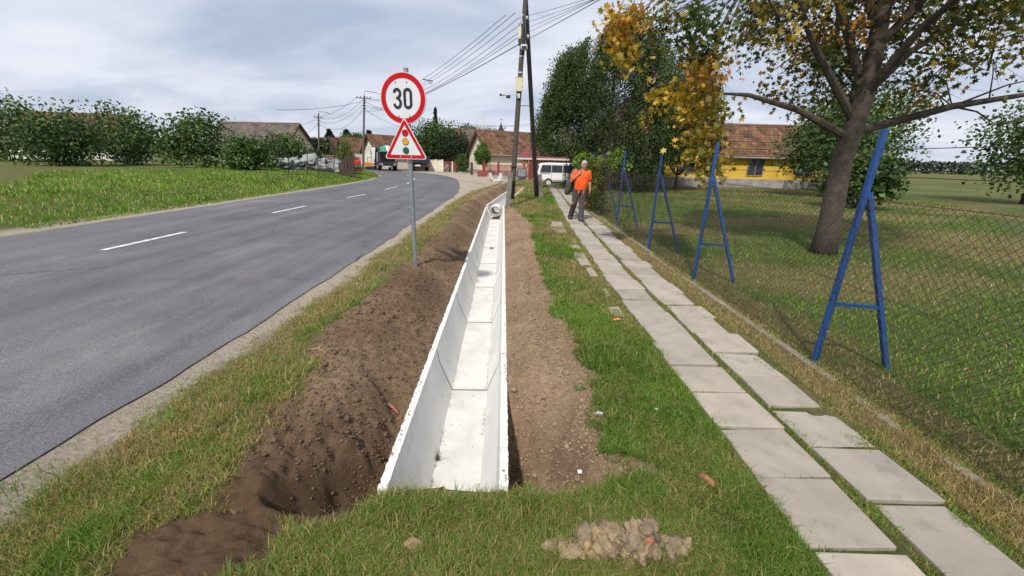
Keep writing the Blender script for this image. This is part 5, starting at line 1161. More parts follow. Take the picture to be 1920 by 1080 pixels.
# ------------------------------------------------------------------ houses
def house(name, label, C, ang, L, W, hw, hr, wm, rm, over=.35, chim=(), wins=(), trim='brown', base=0.0, cat='house', plinth=None, rw=.30):
    t = thing(name, label, cat, (C[0], C[1], base), ang)
    b = MB(); p = [(0, 0), (L, 0), (L, W), (0, W)]
    b.poly([(0, 0, -.6), (L, 0, -.6), (L, 0, hw), (0, 0, hw)]); b.poly([(L, W, -.6), (0, W, -.6), (0, W, hw), (L, W, hw)])
    b.poly([(0, W, -.6), (0, 0, -.6), (0, 0, hw), (0, W/2, hw + hr), (0, W, hw)]); b.poly([(L, 0, -.6), (L, W, -.6), (L, W, hw), (L, W/2, hw + hr), (L, 0, hw)])
    b.build('wall', wm, t)
    if plinth:
        b = MB(); e = .03; b.box((-e, -e, -.6), (L + e, W + e, plinth)); b.build('plinth', M['plinth'], t)
    sl_ = math.hypot(W/2, hr); k = over/(W/2); ez = hw - hr*k; th = .10
    for s_ in (0, 1):
        b = MB(); y_e = -over if s_ == 0 else W + over; y_r = W/2
        q = [(-over, y_e, ez + .06), (L + over, y_e, ez + .06), (L + over, y_r, hw + hr + .06), (-over, y_r, hw + hr + .06)]
        sd = sl_*(1 + k); uv = [(0, 0), (L + 2*over, 0), (L + 2*over, sd), (0, sd)]
        # rows of tiles stepped one over the other, with a slightly sagging line
        nrow = max(6, int(sd/.34)); nx = max(2, int(L/1.2))
        for i in range(nrow):
            for jx in range(nx):
                def pt(a, s2, dz=0):
                    x = -over + (L + 2*over)*a; yv = y_e + (y_r - y_e)*s2; z = ez + .06 + (hw + hr - ez)*s2 - .05*math.sin(math.pi*a)*math.sin(math.pi*s2) + dz
                    return (x, yv, z), ((L + 2*over)*a, sd*s2)
                A, ua = pt(jx/nx, i/nrow, .035); B_, ub = pt((jx+1)/nx, i/nrow, .035); C_, uc = pt((jx+1)/nx, (i+1)/nrow, .0); D_, ud = pt(jx/nx, (i+1)/nrow, .0)
                b.poly([A, B_, C_, D_], [ua, ub, uc, ud]); 
                A2, _ = pt(jx/nx, i/nrow, 0); B2, _ = pt((jx+1)/nx, i/nrow, 0); b.poly([A2, B2, B_, A], [ua, ub, ub, ua])
        q2 = [(x, y_, z - th) for x, y_, z in q]
        b.poly(q2[::-1], uv); b.poly([q2[0], q2[1], (q[1][0], q[1][1], q[1][2]+.035), (q[0][0], q[0][1], q[0][2]+.035)], uv); b.poly([q2[3], q2[0], q[0], q[3]], uv); b.poly([q2[1], q2[2], q[2], q[1]], uv)
        b.build('roof', rm, t)
    b = MB(); b.tube([(-over, W/2, hw + hr + .07), (L/2, W/2, hw + hr + .05), (L + over, W/2, hw + hr + .07)], .10, 8); b.build('ridge', M['ridge'], t)
    for xg in (-over - .02, L + over + .02):
        for y_e in (-over, W + over): b = MB(); b.bar((xg, y_e, ez - .02), (xg, W/2 + (.04 if y_e < 0 else -.04), hw + hr - .02), .05, .20, up=(0, 0, 1)); b.build('bargeboard', M[trim], t)
    b = MB(); b.tube([(-over, -over - .05, ez), (L + over, -over - .05, ez - .03)], .06, 8); b.tube([(-.02, -.08, -.3), (-.02, -.08, ez - .1), (-.1, -over - .05, ez)], .04, 6); b.build('gutter', M['plinth'], t)
    for (cx_, cy_, ch) in chim:
        zr = hw + hr*(1 - abs(cy_ - W/2)/(W/2)); b = MB(); b.box((cx_ - .28, cy_ - .28, zr - .6), (cx_ + .28, cy_ + .28, zr + ch)); b.box((cx_ - .34, cy_ - .34, zr + ch), (cx_ + .34, cy_ + .34, zr + ch + .12)); b.build('chimney', M['brick'], t)
    for (side, u_, z_, ww, wh) in wins:
        if side == 'f': Mx = Matrix.Translation((u_, 0, z_))
        else: Mx = Matrix.Translation((0, u_, z_)) @ Matrix.Rotation(R(-90), 4, 'Z')
        b = MB(); e = .07
        for lo, hi in (((-ww/2 - e, -.05, -e), (-ww/2, .03, wh + e)), ((ww/2, -.05, -e), (ww/2 + e, .03, wh + e)), ((-ww/2, -.05, wh), (ww/2, .03, wh + e)), ((-ww/2, -.05, -e), (ww/2, .03, 0)), ((-.025, -.035, 0), (.025, .02, wh))): b.box(lo, hi, Mx)
        f_ = b.build('window', M['frame'], t); b = MB(); b.box((-ww/2, -.012, 0), (ww/2, -.004, wh), Mx); b.build('pane', M['glass'], f_)
    return t
M['frame'] = mat('window_frame', (0.30, 0.22, 0.15), 0.6); M['ridge'] = mat('ridge_tiles', (0.17, 0.09, 0.06), 0.85, scale=5)
A1 = math.atan2(.40, .92)
mh = house('cream_house', 'cream house with weathered tiled roof and white gable behind the iron fence', (-2.95, 49.2), A1, 12.5, 7.6, 2.45, 2.50, M['cream'], M['tile'], over=.38, chim=((8.7, 3.0, 1.35),), wins=(('f', 9.6, .9, 1.0, 1.2),), plinth=.5)
b = MB(); b.tube([(.5, 3.7, 4.6), (.5, 3.7, 7.0)], .03, 6); b.tube([(.1, 3.7, 6.4), (.9, 3.7, 6.4)], .012, 5); b.tube([(.2, 3.7, 6.75), (.8, 3.7, 6.75)], .012, 5); b.tube([(-.2, 3.7, 4.6), (-.2, 3.7, 6.5)], .012, 5); b.build('antenna_mast', M['palemetal'], mh)
hp_ = house('cream_house', 'cream gabled house with red timber porch half hidden by the birch', (7.2, 45.2), R(90), 5.2, 5.7, 2.6, 3.3, M['white'], M['tile'], over=.3, wins=(('g', 3.6, 3.0, .8, .9),))
# porch of that house (local x = +Y, local y = -X): built in world terms relative to the house origin
Mi = (Matrix.Translation((7.2, 45.2, 0)) @ Matrix.Rotation(R(90), 4, 'Z')).inverted()
pz = D(963, 296, 42.6).z
b = MB(); qs = [(.15, 42.4, pz), (5.9, 42.4, pz), (5.6, 45.17, pz + 1.15), (1.2, 45.17, pz + 1.15)]
b.poly([Mi @ Vector(p) for p in qs]); b.poly([Mi @ Vector((x, y, z - .08)) for x, y, z in reversed(qs)])
for i in range(4): b.poly([Mi @ Vector(qs[i]), Mi @ Vector((qs[i][0], qs[i][1], qs[i][2] - .08)), Mi @ Vector((qs[(i+1) % 4][0], qs[(i+1) % 4][1], qs[(i+1) % 4][2] - .08)), Mi @ Vector(qs[(i+1) % 4])])
pr_ = b.build('porch_roof', M['porchred'], hp_)
b = MB(); b.bar(Mi @ Vector((.15, 42.36, pz - .05)), Mi @ Vector((5.9, 42.36, pz - .05)), .06, .16); b.build('fascia', M['palemetal'], pr_)
for X_ in (.9, 1.55, 1.85, 2.6, 3.5, 4.6, 5.7):
    b = MB(); b.bar(Mi @ Vector((X_, 42.55, -.3)), Mi @ Vector((X_, 42.55, pz - .08)), .12)
    for s_ in (-1, 1): b.bar(Mi @ Vector((X_, 42.55, pz - .75)), Mi @ Vector((X_ + s_*.42, 42.55, pz - .12)), .08)
    b.build('porch_post', M['redwood'], hp_)
b = MB(); b.bar(Mi @ Vector((1.55, 42.5, .85)), Mi @ Vector((5.7, 42.5, .85)), .06)
for k in range(28): b.bar(Mi @ Vector((1.6 + k*.15, 42.5, .05)), Mi @ Vector((1.6 + k*.15, 42.5, .85)), .03)
b.build('porch_railing', M['redwood'], hp_)
house('grey_roof_house', 'house with mossy grey tiled roof and brick chimney behind the dark bush', (-13.5, 66), R(6), 9.6, 8, 2.6, 3.6, M['white'], M['tilegrey'], chim=((4.7, 2.6, 1.2),))
house('gable_house', 'white gabled house with brown tiled roof behind the skip lorry', (-19.9, 62.5), R(38), 8, 6.6, 2.4, 2.35, M['white'], M['tile'], over=.4)
house('tiled_house', 'low house with patchy brown tiled roof left of the taller pole', (-29.8, 76), R(36), 6.5, 6.0, 2.3, 2.45, M['white'], M['tile'], over=.4)
house('brown_house', 'small house with dark brown gable behind the young tree', (-34.2, 84), R(80), 6.0, 4.2, 2.3, 2.7, M['brown'], M['tile'], over=.4)
house('red_roof_house', 'house with plain red roof near the smaller far pole', (-42.5, 92), R(2), 6.8, 7.0, 2.4, 2.8, M['white'], M['tilered'], over=.4)
house('edge_house', 'yellowish house with grey slate roof at the left edge', (-41.4, 58), R(-4), 10.5, 8, 2.6, 3.2, M['cream'], M['tilegrey'], over=.5, wins=(('f', 4, .9, 1.1, 1.3), ('f', 7, .9, 1.1, 1.3)))
house('far_house', 'white house with tiled roof among shrubs far left', (-62, 52), R(12), 11, 8, 2.7, 3.4, M['white'], M['tile'], over=.4, wins=(('f', 3, .9, 1.2, 1.3), ('f', 8, .9, 1.2, 1.3)))
yh = house('yellow_house', 'tall yellow gabled house behind the birch and autumn maple', (15.2, 34.0), R(90), 9, 9.6, 2.9, 4.4, M['yellow'], M['tile'], over=.45, wins=(('g', 3.45, 4.0, .7, .75), ('g', 4.6, .8, .9, 1.7), ('g', 1.6, 1.1, 1.2, 1.2)), trim='frame', plinth=.75)
house('yellow_annexe', 'low yellow annexe with tiled roof to the right of the yellow house', (15.4, 34.6), R(0), 11, 6.5, 2.6, 2.4, M['yellow'], M['tile'], wins=(('f', 4, 1.0, 1.2, 1.2), ('f', 8, 1.0, 1.2, 1.2)), plinth=.7)
# church spire
tpz = D(939.5, 230, 200); ch = thing('church_tower', 'distant church tower with dark pointed spire and cross above the tiled roof', 'church', (tpz.x, 200, 0))
b = MB(); zt = D(939, 247, 200).z; b.box((-1.5, -1.5, 0), (1.5, 1.5, zt)); b.build('tower', M['white'], ch)
b = MB(); b.tube([(0, 0, zt - .3), (0, 0, zt), (0, 0, zt + (tpz.z - zt)*.3), (0, 0, tpz.z)], [2.3, 2.1, 1.05, .06], 8); b.build('spire', M['chassis'], ch)
b = MB(); b.bar((0, 0, tpz.z - .1), (0, 0, tpz.z + 2.2), .16); b.bar((-.6, 0, tpz.z + 1.4), (.6, 0, tpz.z + 1.4), .16); b.build('cross', M['iron'], ch)

# walls, gates, fences before the houses
a = P(812, 322, 0); c_ = P(831, 323, 0); Yw = 57.0
def wall_panel(name, label, x0, x1, Y, h, m, cat='wall', posts=(), pm=None, cap=True):
    t = thing(name, label, cat, (x0, Y, 0)); b = MB(); b.box((0, -.07, -.4), (x1 - x0, .07, h)); b.build('panel', m, t)
    if cap: b = MB(); b.box((-.03, -.11, h), (x1 - x0 + .03, .11, h + .06)); b.build('coping', M['plinth'] if pm is None else pm, t)
    for p in posts: b = MB(); b.box((p - .13, -.13, -.4), (p + .13, .13, h + .12)); b.build('pillar', pm or M['plinth'], t)
    return t
xw = lambda px, Y: D(px, 318, Y).x
wall_panel('garden_wall', 'cream rendered garden wall behind the tipper lorry', xw(775, 57), xw(830, 57), 57, 1.42, M['cream'], posts=(.1, xw(818, 57) - xw(775, 57), xw(830, 57) - xw(775, 57)), pm=M['white'])
wall_panel('sheet_gate', 'wide maroon sheet metal gate beside the cream garden wall', xw(832, 57) , xw(846, 57), 57, 1.32, M['maroon'], 'gate', cap=False)
wall_panel('gate_pillar', 'slim white gate pillar between the two maroon panels', xw(847, 57), xw(849.5, 57), 57, 1.35, M['white'], 'pillar', cap=False)
wall_panel('sheet_gate', 'narrow maroon panel next to the ivy bush', xw(850, 57), xw(856, 57), 57, 1.40, M['maroon'], 'gate', cap=False)
b = MB(); q_ = P(867, 324.5, 0); b.box((-.45, -.12, 0), (.45, .12, .18)); o = b.build('concrete_block', M['concrete'], bevel=.02); o.location = (q_.x, q_.y, 0.0); tag(o, 'pale concrete block lying at the foot of the ivy bush', 'block')
q_ = P(838, 322, 0); o = rock('boulder', 'grey pointed stone standing before the maroon gate', 'stone', (q_.x, q_.y, .38), (.75, .5, 1.05), M['old_concrete'], 44)
# low picket posts before the gable
for px, lab in ((884.5, 'dark wooden gate post before the cream gable'),):
    q_ = P(px, 328, 0); b = MB(); b.box((-.13, -.13, -.2), (.13, .13, 1.25)); b.tube([(0, 0, 1.25), (0, 0, 1.38)], [.15, .06], 8); o = b.build('gate_post', M['brown']); o.location = (q_.x, q_.y, 0); tag(o, lab, 'post')
# red iron fence
fa_ = P(908, 331, 0); fb_ = P(992, 336.5, 0); fa_.z = fb_.z = 0
L_ = (fb_ - fa_).length; an = math.atan2(fb_.y - fa_.y, fb_.x - fa_.x)
fi = thing('iron_fence', 'red oxide iron bar fence before the cream house', 'fence', fa_, an)
b = MB(); b.box((0, -.10, -.3), (L_, .10, .16)); b.build('footing', M['plinth'], fi)
npost = 4
for i in range(npost): 
    x_ = L_*i/(npost-1); b = MB(); b.bar((x_, 0, 0), (x_, 0, 1.42), .15); b.ell((x_, 0, 1.48), (.09, .09, .09), 8, 6); b.build('post', M['ironred'], fi)
b = MB(); b.bar((0, 0, 1.2), (L_, 0, 1.2), .05); b.bar((0, 0, .30), (L_, 0, .30), .06)
k = 0
x_ = .16
while x_ < L_: b.bar((x_, 0, .2), (x_, 0, 1.2), .045); x_ += .16
b.build('bar_panel', M['ironred'], fi)
# planter
q_ = P(905, 331, 0); b = MB(); 
t = thing('planter', 'low red brick planter at the corner of the iron fence', 'planter', (q_.x, q_.y, 0), R(10)); 
for lo, hi in (((-.5, -.4, -.2), (.5, -.3, .55)), ((-.5, .3, -.2), (.5, .4, .55)), ((-.5, -.3, -.2), (-.4, .3, .55)), ((.4, -.3, -.2), (.5, .3, .55))): b.box(lo, hi)
b.build('box', M['ironred'], t); b = MB(); b.box((-.4, -.3, 0), (.4, .3, .45)); b.build('earth', M['soilbit'], t)
# chalk board
q_ = P(977.5, 336, 0); t = thing('menu_board', 'dark standing board with white handwritten lines before the red porch', 'sign board', (q_.x, q_.y, 0), R(-8))
hb = D(977, 315, q_.y).z; b = MB(); b.box((-.42, -.02, .12), (.42, .02, hb)); b.build('board', M['board'], t)
b = MB(); rr = random.Random(4); zz = hb - .12
while zz > .25:
    x_ = -.34 + rr.uniform(0, .08)
    while x_ < .28: L = rr.uniform(.06, .16); x2 = min(x_ + L, .36); b.box((x_, -.026, zz), (x2, -.0205, zz + .035)); x_ = x2 + .05
    zz -= .095
b.build('chalk_lines', M['chalk'], t)
b = MB(); b.bar((-.38, -.02, 0), (-.38, -.02, .3), .04); b.bar((.38, -.02, 0), (.38, -.02, .3), .04); b.bar((-.3, .45, 0), (-.3, .0, hb - .05), .03); b.bar((.3, .45, 0), (.3, .0, hb - .05), .03); b.build('legs', M['brown'], t)
# dark picket fences in the garden
def pickets(label, a, c, h, base, m, w_=.075, gap=.055, group=None):
    a = Vector(a); c = Vector(c); L = (c - a).length; t = thing('picket_fence', label, 'fence', (a.x, a.y, base), math.atan2(c.y - a.y, c.x - a.x), group); b = MB(); x_ = 0; r_ = random.Random(int(L*100))
    while x_ < L: hh = h + r_.uniform(-.03, .03); b.box((x_, -.012, .08), (x_ + w_, .012, hh - .04)); b.poly([(x_, -.012, hh - .04), (x_ + w_, -.012, hh - .04), (x_ + w_/2, -.012, hh)]); x_ += w_ + gap
    b.build('pickets', m, t); b = MB(); b.box((0, .013, h*.28), (L, .06, h*.28 + .07)); b.box((0, .013, h*.78), (L, .06, h*.78 + .07)); b.build('rails', m, t)
    k = int(L/2.2) + 1
    for i in range(k + 1): b = MB(); b.box((L*i/k - .05, .06, -.3), (L*i/k + .05, .16, h + .05)); b.build('post', m, t)
    return t
zz = D(1200, 312, 30.5).z
pickets('dark brown picket fence across the lawn in front of the yellow house', (5.4, 30.6, 0), (10.6, 30.6, 0), zz, 0, M['brown'])
pickets('dark brown picket fence section beside the white van', (4.05, 31.6, 0), (5.3, 30.7, 0), zz, 0, M['brown'])
pickets('white picket fence far behind the taller pole', (xw(668, 69), 69, 0), (xw(702, 69), 69, 0), 1.75, .3, M['white'], .14, .10)
# left wire fence, boards and junk
lf = thing('wire_fence', 'sagging wire fence on thin iron posts at the left edge of the bank', 'fence', (P(596, 331, .3).x, 29, .35)); o0 = lf.location
posts_ = [(576, 330, 576, 285, 28), (595.5, 331, 595.7, 283, 29), (610.5, 327, 610, 282, 30.5), (622.5, 326, 629, 281, 31.5), (540, 340, 541, 288, 26.5), (500, 350, 502, 292, 25)]
tops = []
for (x0, y0, x1, y1, Y) in posts_:
    b = MB(); pb = D(x0, y0, Y); pt_ = D(x1, y1, Y); b.tube([pb - Vector((0, 0, .3)) - o0, pt_ - o0], .028, 8); b.build('post', M['iron'], lf); tops.append((pb, pt_))
b = MB(); b.tube([D(579, 328, 28.6) - o0, D(595.5, 292, 29) - o0], .024, 6); b.build('brace', M['iron'], lf)
b = MB(); b.tube([D(607, 327, 31) - o0, D(629, 286, 31.5) - o0], .024, 6); b.build('brace', M['iron'], lf)
order = [5, 4, 0, 1, 2, 3]; b = MB()
for k in (.25, .6, .95): b.tube([tops[i][0].lerp(tops[i][1], k) - o0 for i in order], .008, 4)
b.build('wire', M['iron'], lf)
q_ = D(652, 318, 31.5); t = thing('board_fence', 'short piece of upright weathered grey brown boards on the bank', 'fence', (q_.x, 31.5, gz(q_.x, 31.5)))
for i, (x0, h_) in enumerate(((-.42, 1.35), (-.2, 1.5), (.04, 1.62), (.27, 1.55), (-.66, 1.1))):
    b = MB(); b.box((x0, -.02 + .01*i, -.2), (x0 + .19, .02 + .01*i, h_)); b.build('plank', M['brown'], t)
rr = random.Random(12)
def plank_stack(label, px, py, Y, L, n, m, rz):
    p = D(px, py, Y); t = tag(None or MB_stack(L, n, m), label, 'timber stack'); t.location = (p.x, Y, gz(p.x, Y) + .05); t.rotation_euler = (0, 0, rz); return t
def MB_stack(L, n, m):
    b = MB()
    for i in range(n):
        r_ = i//4; x0 = rr.uniform(-.2, .2); yv = (i % 4)*.26 + rr.uniform(-.04, .04); b.box((x0, yv, r_*.13), (x0 + L*rr.uniform(.85, 1.05), yv + .2, r_*.13 + .09))
    return b.build('plank_stack', m)
plank_stack('long pile of grey brown timber behind the wire fence', 570, 305, 36, 4.6, 18, M['plank'], R(4))
plank_stack('stack of orange brown planks beyond the wire fence', 607, 300, 39, 2.2, 40, M['plank'], R(0))
plank_stack('low pile of grey brown timber lower on the bank', 588, 318, 33, 3.0, 7, M['brown'], R(-6))
for px, py, Y, s, lab in ((586, 304, 34.5, (1.9, 1.2, 1.1), 'grey sheeting heap on the junk pile at the left edge'), (602, 303, 35, (1.5, 1.0, .8), 'pale sheeting bundle in the middle of the junk pile'), (626, 311, 34, (1.2, .9, 1.0), 'pale rubble sack beside the slanting fence post'), (633, 316, 33, (.7, .6, .5), 'small pale rubble sack near the wooden boards'), (545, 306, 34, (1.8, 1.1, 1.0), 'grey heap of sheeting left of the wire fence')):
    p = D(px, py, Y); rock('sheeting_heap', lab, 'junk heap', (p.x, Y, p.z - .1), s, M['bagwhite'], int(px), 0.62)

# ------------------------------------------------------------------ vehicles
def wheel(parent, c, r, w_, axis='Y', rim='palemetal'):
    b = MB(); c = Vector(c); d = {'X': Vector((1, 0, 0)), 'Y': Vector((0, 1, 0))}[axis]*w_/2
    b.tube([c - d, c - d*.8, c + d*.8, c + d], [r*.93, r, r, r*.93], 24); t_ = b.build('wheel', M['rubber'], parent, smooth='auto')
    b = MB(); b.tube([c - d*1.04, c + d*1.04], r*.58, 18); b.build('rim', M[rim], t_, smooth='auto')
def loft_body(profile, halfw, taper):
    """side profile (x,z) closed; width shrinks above taper z"""
    b = MB(); n = len(profile)
    def wd_(z): return halfw*(1 - max(0, z - taper)*.16)
    vs = [(x, -wd_(z), z) for x, z in profile] + [(x, wd_(z), z) for x, z in profile]
    b.add(vs, [tuple(range(n)), tuple(reversed(range(n, 2*n)))] + [(i, n+i, n+(i+1) % n, (i+1) % n) for i in range(n)]); return b
vz = D(1003, 341.5, 34.5).z - .24
van = thing('white_van', 'white passenger van with dark side windows parked at the end of the path', 'van', (D(1005, 330, 34.5).x, 34.9, vz), R(3))
prof = [(0.05, .30), (0.0, .55), (.04, 1.0), (.22, 1.62), (.42, 1.74), (1.0, 1.79), (3.2, 1.78), (3.5, 1.72), (4.1, 1.12), (4.75, .92), (4.85, .6), (4.8, .32)]
loft_body(prof, .88, 1.0).build('body', M['vanwhite'], van, bevel=.05)
def side_pane(nm, pts, m, parent, off=.012):
    b = MB(); q = [(x, -(.88*(1 - max(0, z - 1.0)*.16)) - off, z) for x, z in pts]; b.poly(q); b.poly([(x, -y + .0, z) for x, y, z in reversed(q)]); return b.build(nm, m, parent)
for pts in ([(.24, 1.08), (1.14, 1.08), (1.13, 1.60), (.40, 1.60)], [(1.18, 1.08), (2.05, 1.08), (2.04, 1.60), (1.17, 1.60)], [(2.10, 1.08), (2.87, 1.08), (2.86, 1.59), (2.09, 1.60)], [(2.95, 1.12), (3.85, 1.12), (3.45, 1.52), (2.94, 1.54)]): side_pane('side_window', pts, M['carglass'], van)
b = MB(); b.poly([(.055, -.68, 1.12), (.20, -.62, 1.56), (.20, .62, 1.56), (.055, .68, 1.12)]); b.v = [(x - .02, y, z) for x, y, z in b.v]; b.build('rear_window', M['carglass'], van)
for sy in (-1, 1): b = MB(); b.box((-.03, sy*.80 - .06, .62), (.06, sy*.80 + .06, 1.0)); b.build('tail_lamp', M['lampred'], van)
b = MB(); b.box((-.08, -.86, .30), (.12, .86, .50)); b.build('rear_bumper', M['plinth'], van, bevel=.02)
b = MB(); b.box((.08, -.905, .40), (4.6, -.885, .44)); b.box((.25, -.90, .98), (1.05, -.885, 1.01)); b.build('side_moulding', M['chassis'], van)
for xg in (1.16, 2.07, 2.9): b = MB(); b.box((xg - .006, -.892, .36), (xg + .006, -.878, 1.1)); b.build('door_seam', M['chassis'], van)
b = MB(); b.box((2.14, -.915, .86), (2.30, -.885, .90)); b.build('door_handle', M['chassis'], van)
for x_ in (.95, 3.85):
    for sy in (-.80, .80): wheel(van, (x_, sy, .29), .31, .2)
b = MB(); b.tube([(3.5, -.9, 1.15), (3.5, -1.02, 1.2)], [.05, .09], 8); b.build('mirror', M['chassis'], van)

# skip lorry seen from behind
pt_ = P(725, 321, 0); Yt = 53.0; x_l = xw(700, Yt); tr = thing('skip_lorry', 'white cabbed skip lorry with dark blue lifting arms carrying a skip under green tarp', 'lorry', (xw(729, Yt), Yt, .02), R(24))
b = MB(); b.box((-.85, 0.3, .62), (.85, 6.8, .88)); b.build('chassis', M['chassis'], tr)
b = MB(); b.extrude([(-1.2, .75), (1.2, .75), (1.2, 2.6), (1.1, 2.82), (-1.1, 2.82), (-1.2, 2.6)], 1.9, Matrix.Translation((-.15, 5.2, 0))); cab = b.build('cab', M['vanwhite'], tr, bevel=.06)
b = MB(); b.box((-.95, 5.17, 1.7), (.65, 5.195, 2.45)); b.build('rear_window', M['carglass'], cab)
b = MB(); b.box((-1.365, 5.7, 1.6), (-1.352, 6.7, 2.4)); b.build('side_window', M['carglass'], cab)
for s_ in (-1, 1):
    b = MB(); b.bar((s_*1.08, 3.9, .8), (s_*1.02, 2.2, 2.9), .24, .30, up=(1, 0, 0)); b.bar((s_*1.02, 2.2, 2.9), (s_*.95, .7, 2.55), .20, .24, up=(1, 0, 0)); b.build('lifting_arm', M['navy'], tr)
    b = MB(); b.tube([(s_*1.02, 2.6, .9), (s_*1.0, 2.3, 2.2)], .07, 8); b.build('ram', M['palemetal'], tr)
b = MB(); b.box((-1.18, .3, .88), (1.18, 4.6, 1.12)); b.build('deck', M['navy'], tr)
vs = [(-.85, .5, 1.12), (.85, .5, 1.12), (.85, 3.6, 1.12), (-.85, 3.6, 1.12), (-.98, -.1, 2.3), (.98, -.1, 2.3), (.98, 4.2, 2.3), (-.98, 4.2, 2.3)]
b = MB(); b.add(vs, [(0,3,2,1), (0,1,5,4), (1,2,6,5), (2,3,7,6), (3,0,4,7), (4,5,6,7)]); sk = b.build('skip', M['skip'], tr)
b = MB(); b.bar((-1.02, -.12, 2.28), (1.02, -.12, 2.28), .08); b.bar((-.9, .25, 1.7), (.9, .25, 1.7), .07); b.build('skip_rim', M['skip'], sk)
def heap_mesh(w_, l_, h_, seed, z0=2.3):
    b = MB(); nx, ny = 12, 14; 
    for i in range(nx+1):
        for j in range(ny+1):
            a = i/nx*2-1; c = j/ny*2-1; e = max(abs(a), abs(c)); z = z0 + h_*(1 - e**2.2) + .28*h_*(vnoise(np.array([a*3+seed]), np.array([c*3]), seed)[0]-.5)*(1-e**4); b.v.append((a*w_, 2.05 + c*l_, z))
    for i in range(nx):
        for j in range(ny): q = i*(ny+1)+j; b.f.append((q, q+ny+1, q+ny+2, q+1))
    return b
heap_mesh(.95, 2.1, .75, 4).build('tarp', M['tarp'], sk, smooth=True)
b = MB(); 
for x0, x1 in ((-.1, .25), (.45, .62)): b.poly([(x0, -.06, 2.36), (x1, -.06, 2.36), (x1*.5, 1.2, 3.06), (x0*.5 - .05, 1.2, 3.06)])
b.build('tarp_fold', M['tarpwhite'], sk)
b = MB(); b.box((-1.15, .1, .62), (1.15, .28, 1.0)); rb = b.build('rear_bar', M['chassis'], tr)
for s_ in (-1, 1): b = MB(); b.box((s_*.88 - .24, .07, .66), (s_*.88 + .24, .098, .94)); b.build('lamp_panel', M['plinth'], rb); b = MB(); b.box((s_*.98 - .10, .05, .72), (s_*.98 + .10, .069, .88)); b.build('tail_lamp', M['lampred'], rb)
b = MB(); b.box((-.26, .08, .48), (.26, .098, .60)); b.build('number_plate', M['signwhite'], rb)
for x_ in (-.95, .95): wheel(tr, (x_, 1.5, .48), .48, .5, 'X'); wheel(tr, (x_, 5.9, .48), .48, .32, 'X')
for k, zz in enumerate((.55, .95, 1.3)): b = MB(); b.box((-1.36, 4.5, zz), (-1.1, 5.1, zz + .06)); b.build('step', M['palemetal'], tr)
# tipper lorry
Yt = 55.5; tp_ = thing('tipper_lorry', 'lorry with dark blue tipper body and orange cab behind the sign post', 'lorry', (xw(788, Yt), Yt, .02), R(16))
b = MB(); b.box((-.8, .1, .6), (.8, 6.4, .85)); b.build('chassis', M['chassis'], tp_)
b = MB(); b.box((-1.22, -.1, 1.02), (1.22, 4.4, 1.78)); bd = b.build('tipper_body', M['truckblue'], tp_, bevel=.02)
b = MB()
for x_ in (-1.18, -.6, 0, .6, 1.18): b.box((x_ - .05, -.15, 1.0), (x_ + .05, -.1, 1.8))
b.box((-1.25, -.16, 1.74), (1.25, -.1, 1.82)); b.build('tailgate_rib', M['truckblue'], bd)
b = MB(); b.extrude([(-1.2, .75), (1.2, .75), (1.2, 2.3), (1.1, 2.5), (-1.1, 2.5), (-1.2, 2.3)], 1.7, Matrix.Translation((-.2, 4.7, 0))); cb_ = b.build('cab', M['orange'], tp_, bevel=.06)
b = MB(); b.box((-1.0, 4.67, 1.9), (.7, 4.695, 2.35)); b.build('rear_window', M['carglass'], cb_)
b = MB(); b.box((-1.15, .0, .55), (1.15, .12, .85)); rb = b.build('rear_bar', M['chassis'], tp_)
b = MB(); b.box((-.62, -.02, .62), (.05, -.002, .82)); b.build('number_plate', M['signwhite'], rb)
for s_ in (-1, 1): b = MB(); b.box((s_*.95 - .14, -.03, .62), (s_*.95 + .14, -.002, .80)); b.build('tail_lamp', M['lampred'], rb)
for x_ in (-.92, .92): wheel(tp_, (x_, 1.4, .47), .47, .5, 'X'); wheel(tp_, (x_, 5.4, .47), .47, .32, 'X')
# small red car and orange roller, far left of the lorries
Yt = 60; rc = thing('red_car', 'small red car parked behind the taller pole', 'car', (xw(668, Yt), Yt, .35), R(112)); rc.scale = (.9, .9, .9)
loft_body([(0, .3), (0, .85), (.5, .95), (.9, 1.4), (2.2, 1.42), (2.9, .95), (3.7, .82), (3.75, .3)], .78, .9).build('body', M['carred'], rc, bevel=.06)
for sy in (-1, 1):
    b = MB(); b.poly([(x, sy*(.78*(1 - max(0, z - .9)*.16) + .012), z) for x, z in ((.75, .95), (2.75, .95), (2.15, 1.34), (.98, 1.34))]); b.build('side_window', M['carglass'], rc)
b = MB(); b.poly([(.48, -.6, .98), (.48, .6, .98), (.84, .55, 1.34), (.84, -.55, 1.34)]); b.build('rear_window', M['carglass'], rc)
for x_ in (.7, 3.0):
    for sy in (-.7, .7): wheel(rc, (x_, sy, .29), .29, .18)
Yt = 58; ex = thing('mini_excavator', 'small orange excavator standing on the road between pole and skip lorry', 'excavator', (xw(694, Yt), Yt, .05), R(20)); ex.scale = (.72, .72, .72)
b = MB(); b.extrude([(-.9, .62), (.55, .62), (.6, 1.0), (.35, 1.25), (-.9, 1.3), (-1.0, 1.0)], 1.3, Matrix.Translation((0, -.65, 0))); bo = b.build('body', M['orange'], ex, bevel=.05)
for s_ in (-.75, .75): b = MB(); b.extrude([(-.9, .1), (-.7, 0), (.7, 0), (.9, .1), (.9, .42), (.7, .52), (-.7, .52), (-.9, .42)], .34, Matrix.Translation((0, s_ - .17, 0))); b.build('track', M['rubber'], ex)
b = MB()
for x_, yv in ((-.3, -.5), (-.3, .5), (.5, -.5), (.5, .5)): b.bar((x_, yv, 1.2), (x_, yv, 2.1), .06)
b.box((-.4, -.6, 2.1), (.6, .6, 2.16)); b.build('canopy', M['chassis'], bo)
